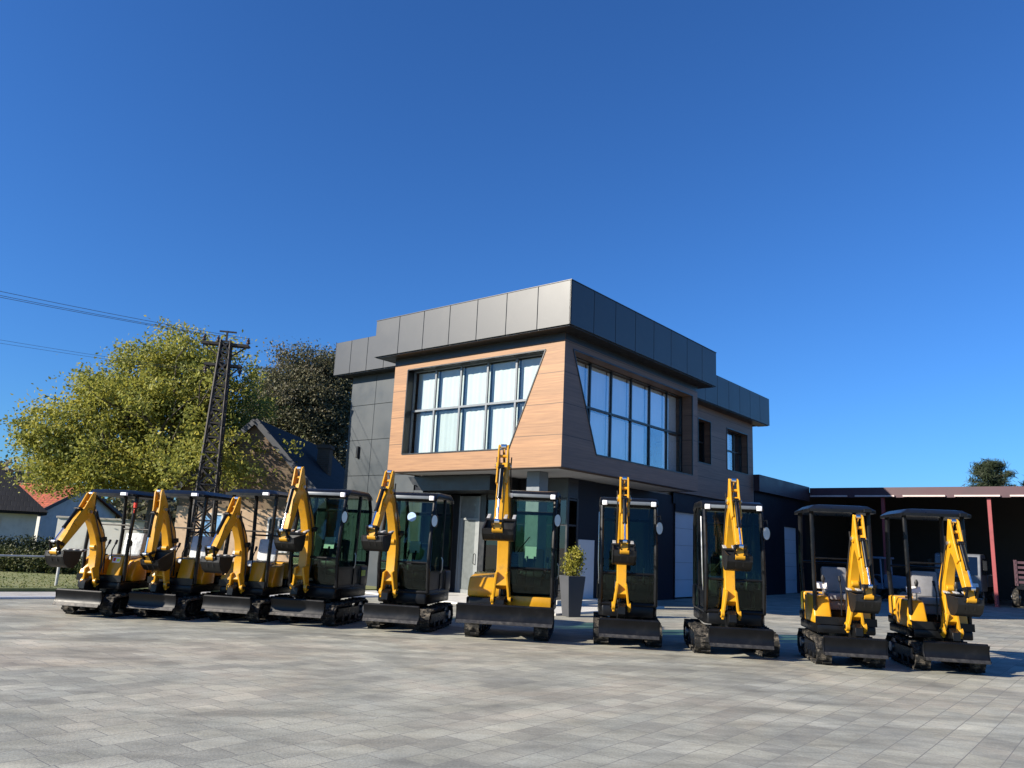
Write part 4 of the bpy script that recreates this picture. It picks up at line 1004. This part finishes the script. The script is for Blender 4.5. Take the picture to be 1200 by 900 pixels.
pine((40.2, 58, 0), 9.0, 2.0, 22, 'paler conifer partly cut off by the right edge of the picture')

# ------------------------------------------------------------------ lattice mast and wires
mast = empty('lattice_mast', (-9.66, 25.2, 0), R(12), label='rusty steel lattice power mast with crossarms in front of the autumn tree', cat='power mast')
HM = 7.85; b0, b1 = .36, .15
m = MB()
def cor(z):
    k = z / HM; r = b0 + (b1 - b0) * k; return [Vector((sx * r, sy * r, z)) for sx, sy in ((-1, -1), (1, -1), (1, 1), (-1, 1))]
for i in range(4): m.bar(cor(-.05)[i], cor(HM)[i], .06)
zs = [0]; z = 0
while z < HM - .3: z += .66 * (1 - .5 * z / HM); zs.append(min(z, HM))
for k in range(len(zs) - 1):
    A, B = cor(zs[k]), cor(zs[k + 1])
    for i in range(4):
        j = (i + 1) % 4; m.bar(A[i], B[j], .05); m.bar(A[j], B[i], .05); m.bar(B[i], B[j], .05)
m.build('lattice_tower', 'lattice_steel', mast)
arms = [(7.72, 0.74, R(0)), (7.0, .58, R(0))]; ins = []
for z, l, _ in arms:
    m = MB(); 
    for s in (-1, 1): m.bar((-l, s * .1, z), (l, s * .1, z), .085)
    for t in (-1, -.6, -.25, .25, .6, 1): m.bar((l * t, -.1, z), (l * t, .1, z), .05)
    for s in (-1, 1): m.bar((s * l * .95, 0, z), (s * .17, 0, z - .42), .04)
    o = m.build('crossarm', 'lattice_steel', mast)
    for t in ((-.95, -.35, .95) if z > 7.5 else (-.95, .95)):
        m = MB(); up = 1 if z > 7.5 else -1; x = l * t
        m.tube([(x, 0, z), (x, 0, z + up * .08), (x, 0, z + up * .1), (x, 0, z + up * .15), (x, 0, z + up * .16), (x, 0, z + up * .22), (x, 0, z + up * .24), (x, 0, z + up * .3)], [.02, .02, .07, .07, .04, .06, .03, .03], 10)
        m.build('insulator', 'insulator', o); ins.append((x, 0, z + up * .28))
m = MB(); m.bar((-.0, 0, HM), (.0, 0, HM + .35), .06); m.bar((-.25, 0, HM + .32), (.3, 0, HM + .32), .05); m.build('top_bracket', 'lattice_steel', mast)
M = Matrix.Translation((-9.66, 25.2, 0)) @ Matrix.Rotation(R(12), 4, 'Z')
WD = Vector((-4.3, -5.2, .0)) ; wl = ['topmost power wire left of the mast', 'second power wire left of the mast, just under the topmost', 'third power wire running from the upper crossarm', 'power wire from the left end of the lower crossarm', 'power wire from the right end of the lower crossarm']
for i, p in enumerate(ins):
    a = M @ Vector(p); pts = []
    for k in range(25):
        t = k / 24; s = t * 4.2; q = a + WD * s; q.z += -1.0 * (1 - (2 * t - 1) ** 2) * .6; pts.append(q)
    m = MB(); m.tube(pts, .0075 if i < 3 else .0045, 5); m.build('power_wire', 'wire', label=wl[i], cat='wire', group='power wires')

# ------------------------------------------------------------------ houses on the left
def uvbox_roof(m, quad):
    """roof plane with metre UVs (u along the eave, v up the slope)"""
    uvl = m.bm.loops.layers.uv.verify(); vs = [m.bm.verts.new(p) for p in quad]; f = m.bm.faces.new(vs)
    o = Vector(quad[0]); u = (Vector(quad[1]) - o).normalized(); n = f.normal if f.normal.length else (Vector(quad[1]) - o).cross(Vector(quad[-1]) - o)
    f.normal_update(); w = f.normal.cross(u)
    for lp in f.loops:
        d = lp.vert.co - o; lp[uvl].uv = (d.dot(u), d.dot(w))
def gable_house(name, base, rz, w, d, eave, ridge, wallmat, roofmat, label, over=.3, wins=(), chimney=None, th=.14, wz=0.):
    """gable ends on local -y / +y; width w along x, depth d along y"""
    root = empty(name, base, rz, label=label, cat='house')
    m = MB(); m.prism([(-w / 2, 0), (w / 2, 0), (w / 2, eave), (0, ridge), (-w / 2, eave)], 0, d, 'y'); m.build('wall', wallmat, root)
    m = MB(); sl = (ridge - eave) / (w / 2)
    for s in (-1, 1):
        ex, ez = s * (w / 2 + over), eave - over * sl
        A = [(ex, -over, ez + .02), (ex, d + over, ez + .02), (0, d + over, ridge + .02), (0, -over, ridge + .02)]
        if s > 0: pass
        up = [(x, y, z + th) for x, y, z in A]
        uvbox_roof(m, up if s > 0 else [up[1], up[0], up[3], up[2]])
        v = A + up; m._add(v, [(0, 1, 2, 3), (0, 4, 5, 1), (1, 5, 6, 2), (3, 2, 6, 7), (0, 3, 7, 4)])
    bmesh.ops.remove_doubles(m.bm, verts=m.bm.verts, dist=1e-4)
    rf = m.build('roof', roofmat, root)
    m = MB()
    for s in (-1, 1): m.bar((s * (w / 2 + over), -over - .012, eave - over * sl + .07), (0, -over - .012, ridge + .07), .03, .2)
    m.build('verge_board', 'planter_grey', rf)
    if chimney:
        cx, cy, cw, ct = chimney
        m = MB(); m.box((cx - cw / 2, cy - cw / 2, eave), (cx + cw / 2, cy + cw / 2, ct)); m.box((cx - cw / 2 - .05, cy - cw / 2 - .05, ct - .16), (cx + cw / 2 + .05, cy + cw / 2 + .05, ct - .04)); m.build('chimney', 'old_brick', rf)
    for (x, z, ww, hh, mt) in wins:
        m = MB(); 
        for a, b in (((x - ww / 2, z), (x - ww / 2 + .06, z + hh)), ((x + ww / 2 - .06, z), (x + ww / 2, z + hh)), ((x - ww / 2, z), (x + ww / 2, z + .06)), ((x - ww / 2, z + hh - .06), (x + ww / 2, z + hh)), ((x - .03, z), (x + .03, z + hh))): m.box((a[0], wz - .06, a[1]), (b[0], wz + .02, b[1]))
        wf = m.build('window', 'plaster_white', root)
        m = MB(); m.box((x - ww / 2 + .05, wz - .02, z + .05), (x + ww / 2 - .05, wz - .005, z + hh - .05)); m.build('pane', mt, wf)
    return root
gable_house('brick_house', (-9.1, 27.6, .05), R(-3), 5.0, 9., 2.9, 5.4, 'old_brick', 'dark_tiles', 'old brick house with a gable facing the yard, dark tiled roof and a brick chimney', over=.22, wins=((-1.2, .95, .8, 1.2, 'window_blue'), (1.2, .9, .8, 1.2, 'window_dark')), wz=-.035, chimney=(1.35, 4.2, .5, 5.2))
bh = [o for o in COL.objects if o.name == 'brick_house'][0]
m = MB(); m.box((-2.52, -.03, 0), (2.52, -.002, 2.35)); m.build('lower_wall', 'plaster_tan', bh)
gw = empty('garden_wall', (-14.3, 31.2, .05), R(8), label='pale plastered garden wall behind the two leftmost excavators', cat='wall')
m = MB(); m.box((-3.2, 0, 0), (2.1, .25, 1.75)); m.build('wall', 'plaster_white', gw)
m = MB(); m.box((-3.25, -.05, 1.752), (2.15, .3, 1.83)); m.build('coping', 'concrete', gw, .01)
rgb = np.random.default_rng(77); C = []; T = []
for k in range(900):
    x = rgb.uniform(-75, 30); y = 74 + rgb.normal() * 3; h = 4.2 + 1.5 * math.sin(x * .21) + 1.2 * math.sin(x * .53 + 1) + rgb.random() * 1.2
    n = 60; q = np.stack([x + rgb.normal(size=n) * .8, y + rgb.normal(size=n) * .8, np.abs(rgb.random(n) ** .8 * h + rgb.normal(size=n) * .2)], 1)
    C.append(q); T.append(np.full(n, rgb.random()))
link('distant_trees', leaf_mesh('distant_trees', np.concatenate(C), np.concatenate(T), .6, rgb, .7), 'leaf_dark', kind='stuff')
# far left white house with dark hip roof
hh = empty('white_house', (-28.2, 31.4, 0), R(32), label='low white house under a big dark hipped roof at the left edge', cat='house')
m = MB(); m.box((-8, 0, 0), (8.2, 9, 2.12)); m.build('wall', 'plaster_white', hh)
m = MB(); e, t = 2.05, 6.3; P0 = [(-8.4, -.4, e), (8.6, -.4, e), (8.6, 9.4, e), (-8.4, 9.4, e), (-3.4, 4.5, t), (3.9, 4.5, t)]
for q in ((0, 1, 5, 4), (2, 3, 4, 5)): uvbox_roof(m, [P0[i] for i in q])
for q in ((1, 2, 5), (3, 0, 4)): uvbox_roof(m, [P0[i] for i in q])
m.box((-8.35, -.35, e - .12), (8.55, 9.35, e - .01)); m.build('roof', 'dark_tiles', hh)
for x in (2.6, 4.6, 6.4):
    m = MB(); m.box((x - .4, -.05, .7), (x + .4, .02, 1.75)); w = m.build('window', 'plaster_white', hh)
    m = MB(); m.box((x - .33, -.06, .77), (x + .33, -.045, 1.68)); m.build('pane', 'window_dark', w)
gable_house('white_house', (-25.6, 47.4, 0), R(82), 6.6, 14., 2.3, 3.75, 'plaster_white', 'red_tiles', 'white house with an orange red tiled roof behind the hipped one', wins=((-.6, .9, .7, .9, 'window_dark'),))

# ------------------------------------------------------------------ hedge, railing, grass, planter
def leafy(name, parent, boxes, n, size, mat, seed):
    rng = np.random.default_rng(seed); C = []; T = []
    for (c, r) in boxes:
        for k in range(n):
            d = rng.normal(size=3); d /= np.linalg.norm(d); p = np.array(c) + d * np.array(r) * rng.random() ** .4
            q = p + rng.normal(size=(10, 3)) * size * .9; q[:, 2] = np.abs(q[:, 2]); C.append(q); T.append(np.full(10, rng.uniform(.05, .95)))
    return link(name, leaf_mesh(name, np.concatenate(C), np.concatenate(T), size, rng, .5), mat, parent)
hg = empty('hedge', (-15.4, 24.6, 0), label='low uneven dark green hedge on the lawn at the left edge', cat='hedge')
leafy('foliage', hg, [((-1.6, .2, .4), (1.2, .6, .45)), ((0, 0, .35), (1.2, .6, .4)), ((1.3, -.1, .3), (1., .5, .36)), ((2.4, .2, .25), (.8, .5, .3)), ((-2.9, 0, .45), (1.2, .6, .5))], 420, .085, 'leaf_hedge', 31)
m = MB()
for k in range(26):
    x = rnd.uniform(-3.6, 3); y = rnd.uniform(-.3, .4); m.tube([(x, y, 0), (x + rnd.uniform(-.15, .15), y, rnd.uniform(.3, .6))], .012, 5)
m.build('stem', 'bark', hg)
h2 = empty('hedge', (-19.6, 30.6, .05), R(20), label='long dark hedge at the foot of the white hipped house', cat='hedge')
leafy('foliage', h2, [((x_, 0, .45), (.9, .5, .5)) for x_ in (-5., -3.8, -2.6, -1.4, -.2, 1., 2.2, 3.3)], 260, .1, 'leaf_pine', 35)
m = MB()
for k in range(24): m.tube([(-5.4 + k * .37, 0, -.05), (-5.4 + k * .37, rnd.uniform(-.2, .2), .6)], .012, 5)
m.build('stem', 'bark', h2)
bs = empty('shrub', (-10.9, 21.3, .05), label='small round shrub on the lawn just left of the first excavator', cat='shrub')
leafy('foliage', bs, [((0, 0, .3), (.4, .35, .32))], 380, .06, 'leaf_hedge', 33)
m = MB()
for k in range(6): m.tube([(0, 0, -.05), (rnd.uniform(-.2, .2), rnd.uniform(-.2, .2), .35)], .012, 5)
m.build('stem', 'bark', bs)
rl = empty('pipe_railing', (-11.0, 19.75, 0), label='low pale pipe railing along the front of the lawn', cat='railing')
dx = Vector((-LD.x, -LD.y, 0))
for k in range(5):
    p = dx * (2.2 * k); m = MB(); m.tube([(p.x, p.y, -.02), (p.x, p.y, .78)], .035, 10); m.build('post', 'fence_pipe', rl)
m = MB(); a = dx * -.05; b = dx * 9.; m.tube([(a.x, a.y, .78), (b.x, b.y, .78)], .025, 10); m.build('rail', 'fence_pipe', rl)
rg = np.random.default_rng(5); n = 9000
t = rg.uniform(-9, 9, n); w_ = rg.random(n) ** 1.3 * 9 + .1
gx = LA.x + LD.x * t + LNn.x * w_; gy = LA.y + LD.y * t + LNn.y * w_
hgt = rg.uniform(.015, .05, n) * (.5 + rg.random(n)); ang = rg.uniform(0, 2 * PI, n)
v = np.empty((n, 3, 3)); v[:, 0] = np.stack([gx - np.cos(ang) * .02, gy - np.sin(ang) * .02, np.full(n, .085)], 1); v[:, 1] = np.stack([gx + np.cos(ang) * .02, gy + np.sin(ang) * .02, np.full(n, .085)], 1)
v[:, 2] = np.stack([gx + rg.normal(size=n) * .04, gy + rg.normal(size=n) * .04, .09 + hgt], 1)
me = bpy.data.meshes.new('grass'); me.vertices.add(3 * n); me.vertices.foreach_set('co', v.reshape(-1)); me.loops.add(3 * n); me.loops.foreach_set('vertex_index', np.arange(3 * n, dtype=np.int32))
me.polygons.add(n); me.polygons.foreach_set('loop_start', np.arange(0, 3 * n, 3, dtype=np.int32)); me.polygons.foreach_set('loop_total', np.full(n, 3, dtype=np.int32))
at = me.attributes.new('tint', 'FLOAT', 'POINT'); at.data.foreach_set('value', np.repeat(rg.random(n), 3).astype(np.float32)); me.update()
link('grass', me, 'grass', kind='stuff')
pl = empty('planter', (1.66, 19.0, 0), R(24), label='tall tapered grey planter with a yellow green plant by the office corner', cat='planter')
m = MB(); v = []
for z, h in ((0, .16), (.94, .235)):
    v += [(-h, -h, z), (h, -h, z), (h, h, z), (-h, h, z)]
for z, h in ((.94, .2), (.9, .2)): v += [(-h, -h, z), (h, -h, z), (h, h, z), (-h, h, z)]
f = [(3, 2, 1, 0)]
for L0 in (0, 4, 8): f += [(L0 + k, L0 + (k + 1) % 4, L0 + 4 + (k + 1) % 4, L0 + 4 + k) for k in range(4)]
m._add(v, f); m.build('pot', 'planter_grey', pl, .008)
m = MB(); m.box((-.198, -.198, .86), (.198, .198, .915)); m.build('soil', 'soil', pl)
leafy('foliage', pl, [((0, 0, 1.2), (.22, .22, .28)), ((.1, 0, 1.38), (.12, .12, .2))], 130, .06, 'leaf_lime', 41)
m = MB()
for k in range(9): m.tube([(0, 0, .9), (rnd.uniform(-.1, .1), rnd.uniform(-.1, .1), 1.2), (rnd.uniform(-.2, .2), rnd.uniform(-.2, .2), 1.45)], .008, 5)
m.build('stem', 'bark', pl)

# ------------------------------------------------------------------ vehicles in the shade of the shed
def wheel(parent, x, y, r, w):
    m = MB(); m.tube([(x, y - w / 2, r), (x, y - w / 2 + .02, r), (x, y + w / 2 - .02, r), (x, y + w / 2, r)], [r * .93, r, r, r * .93], 26); o = m.build('wheel', 'rubber', parent)
    m = MB(); m.disc((x, y, r), r * .55, w + .02, 20); m.disc((x, y, r), r * .2, w + .06, 12); m.build('rim', 'steel', o)
def BL(v, u): return (1.34 + .6355 * v - .7720 * u, 19.6 + .7720 * v + .6355 * u, 0)
tk = empty('parked_truck', BL(23.6, -4.9), BR + PI, label='small grey cab truck parked nose out under the shed roof', cat='truck')
m = MB(); m.prism([(.9, .55), (.95, 1.2), (.72, 2.05), (.6, 2.12), (-.55, 2.12), (-.6, .55)], -.88, .88); m.build('cab', 'truck_grey', tk, .05, 3)
m = MB(); m.prism([(.965, 1.24), (.745, 2.0), (.735, 2.0), (.955, 1.24)], -.76, .76); m.build('windshield', 'dark_glass', tk)
for s in (-1, 1):
    m = MB(); m.prism([(.72, 1.25), (.55, 1.95), (-.4, 1.95), (-.45, 1.25)], s * .885 - .004, s * .885 + .004); m.build('side_window', 'window_dark', tk)
    m = MB(); m.box((.9, s * .62 - .14, .72), (.965, s * .62 + .14, .9)); m.build('headlight', 'lamp_white', tk, .015)
    m = MB(); m.tube([(.8, s * .9, 1.9), (.9, s * 1.05, 1.85)], .012, 6); m.box((.88, s * 1.05 - .08, 1.45), (.92, s * 1.05 + .08, 1.85)); m.build('mirror', 'black_paint', tk, .01)
    wheel(tk, .35, s * .72, .36, .22); wheel(tk, -2.4, s * .72, .36, .22)
m = MB(); m.box((.9, -.85, .4), (1.03, .85, .6)); m.build('bumper', 'black_paint', tk, .03, 2)
m = MB(); m.box((.94, -.45, .95), (.975, .45, 1.12)); m.build('grille', 'black_paint', tk, .01)
m = MB(); m.box((-3.2, -.9, .75), (-.66, .9, .85)); m.box((-3.2, -.9, .85), (-.66, -.86, 1.25)); m.box((-3.2, .86, .85), (-.66, .9, 1.25)); m.box((-3.2, -.86, .85), (-3.16, .86, 1.25)); m.box((-3.0, -.4, .5), (-.4, .4, .74)); m.build('cargo_bed', 'truck_grey', tk, .01)
tr = empty('farm_trailer', BL(23.4, -7.9), BR + R(185), label='dark trailer with red slatted sides at the right edge under the shed', cat='trailer')
m = MB(); m.box((-2.6, -.95, .75), (.4, .95, .9)); m.box((.4, -.06, .6), (1.6, .06, .72)); m.box((.25, -.95, .9), (.3, .95, 1.3)); m.build('chassis', 'black_paint', tr, .01)
for s in (-1, 1):
    m = MB()
    for z in (1.0, 1.2, 1.4, 1.6, 1.8): m.box((-2.6, s * .93 - .02, z), (.4, s * .93 + .02, z + .1))
    for x in (-2.5, -1.1, .3): m.box((x - .03, s * .97 - .02, .9), (x + .03, s * .97 + .02, 1.95))
    m.build('side_gate', 'burgundy_metal', tr)
    wheel(tr, -.4, s * 1.02, .42, .26); wheel(tr, -1.7, s * 1.02, .42, .26)
m = MB()
for z in (1.0, 1.2, 1.4, 1.6, 1.8): m.box((.3, -.95, z), (.34, .95, z + .1))
for y in (-.9, 0, .9): m.box((.34, y - .03, .9), (.38, y + .03, 1.95))
m.build('front_gate', 'burgundy_metal', tr)
fk = empty('site_tractor', BL(20.3, -2.55), BR - R(100), label='small blue grey tractor with a cab standing between the two right hand excavators', cat='tractor')
m = MB(); m.prism([(.1, .55), (1.35, .55), (1.4, .9), (1.2, 1.02), (.1, 1.1)], -.33, .33); m.build('bonnet', 'blue_grey', fk, .04, 3)
m = MB()
for s in (-1, 1):
    for a, b in (((.12, .5), (.08, 1.75)), ((-.95, .8), (-.85, 1.75))): m.bar((a[0], s * .5, a[1]), (b[0], s * .5, b[1]), .06)
m.box((-1.0, -.58, 1.74), (.2, .58, 1.82)); m.box((-1., -.5, .5), (.1, .5, .72)); m.build('cab', 'blue_grey', fk, .012)
m = MB(); m.prism([(.1, .75), (.08, 1.72), (.075, 1.72), (.095, .75)], -.47, .47); m.build('windshield', 'clear_glass', fk)
m = MB(); m.box((-.75, -.22, .72), (-.35, .22, .85)); m.box((-.8, -.2, .85), (-.7, .2, 1.3)); m.build('seat', 'seat_vinyl', fk, .03, 2)
for s in (-1, 1):
    wheel(fk, 1.0, s * .48, .3, .18); wheel(fk, -.6, s * .6, .5, .28)
    m = MB(); m.prism(arc(-.6, .5, .58, 15, 165, 12) + arc(-.6, .5, .54, 165, 15, 12), s * .6 - .16, s * .6 + .16); m.build('mudguard', 'blue_grey', fk)

# ------------------------------------------------------------------ camera, sun and sky
cd = bpy.data.cameras.new('camera'); cam = bpy.data.objects.new('camera', cd); COL.objects.link(cam)
p, rl_ = .204996, .0473915
fw = Vector((0, math.cos(p), math.sin(p))); u0 = Vector((0, -math.sin(p), math.cos(p))); r0 = Vector((1, 0, 0))
rt = r0 * math.cos(rl_) + u0 * math.sin(rl_); up = u0 * math.cos(rl_) - r0 * math.sin(rl_)
Mx = Matrix((rt, up, -fw)).transposed().to_4x4(); Mx.translation = (0, 0, 1.6); cam.matrix_world = Mx
cd.sensor_width = 36; cd.lens = 36 * 904.36 / 1200; cd.clip_end = 3000; cd.clip_start = .05
scn.camera = cam
SUN_AZ, SUN_EL = R(-114), R(26)                                     # azimuth from +Y, clockwise positive
sd = Vector((math.sin(SUN_AZ) * math.cos(SUN_EL), math.cos(SUN_AZ) * math.cos(SUN_EL), math.sin(SUN_EL)))
ld = bpy.data.lights.new('sun', 'SUN'); ld.energy = 5.0; ld.angle = R(.53); ld.color = (1, .91, .77)
lo = bpy.data.objects.new('sun', ld); COL.objects.link(lo); lo.rotation_euler = sd.to_track_quat('Z', 'Y').to_euler()
wd = bpy.data.worlds.new('World'); scn.world = wd; wd.use_nodes = True; nt = wd.node_tree; nt.nodes.clear()
wo = nt.nodes.new('ShaderNodeOutputWorld'); bg = nt.nodes.new('ShaderNodeBackground'); sk = nt.nodes.new('ShaderNodeTexSky')
sk.sky_type = 'NISHITA'; sk.sun_disc = False; sk.sun_elevation = SUN_EL; sk.sun_rotation = SUN_AZ % (2 * PI); sk.air_density = 1.1; sk.dust_density = .35; sk.ozone_density = 3.0; sk.altitude = 100
hs = nt.nodes.new('ShaderNodeMix'); hs.data_type = 'RGBA'; hs.blend_type = 'MULTIPLY'; hs.inputs[0].default_value = 1; hs.inputs[7].default_value = (.28, .6, 1.06, 1)
L(nt, sk.outputs[0], hs.inputs[6]); L(nt, hs.outputs[2], bg.inputs[0]); L(nt, bg.outputs[0], wo.inputs[0])
bg.inputs[1].default_value = .076
vs = scn.view_settings; vs.view_transform = 'Standard'; vs.look = 'None'; vs.exposure = 1.0; vs.gamma = 1.; vs.use_curve_mapping = False
scn.render.engine = 'CYCLES'; scn.cycles.max_bounces = 6; scn.cycles.transparent_max_bounces = 12; scn.cycles.caustics_reflective = False; scn.cycles.caustics_refractive = False
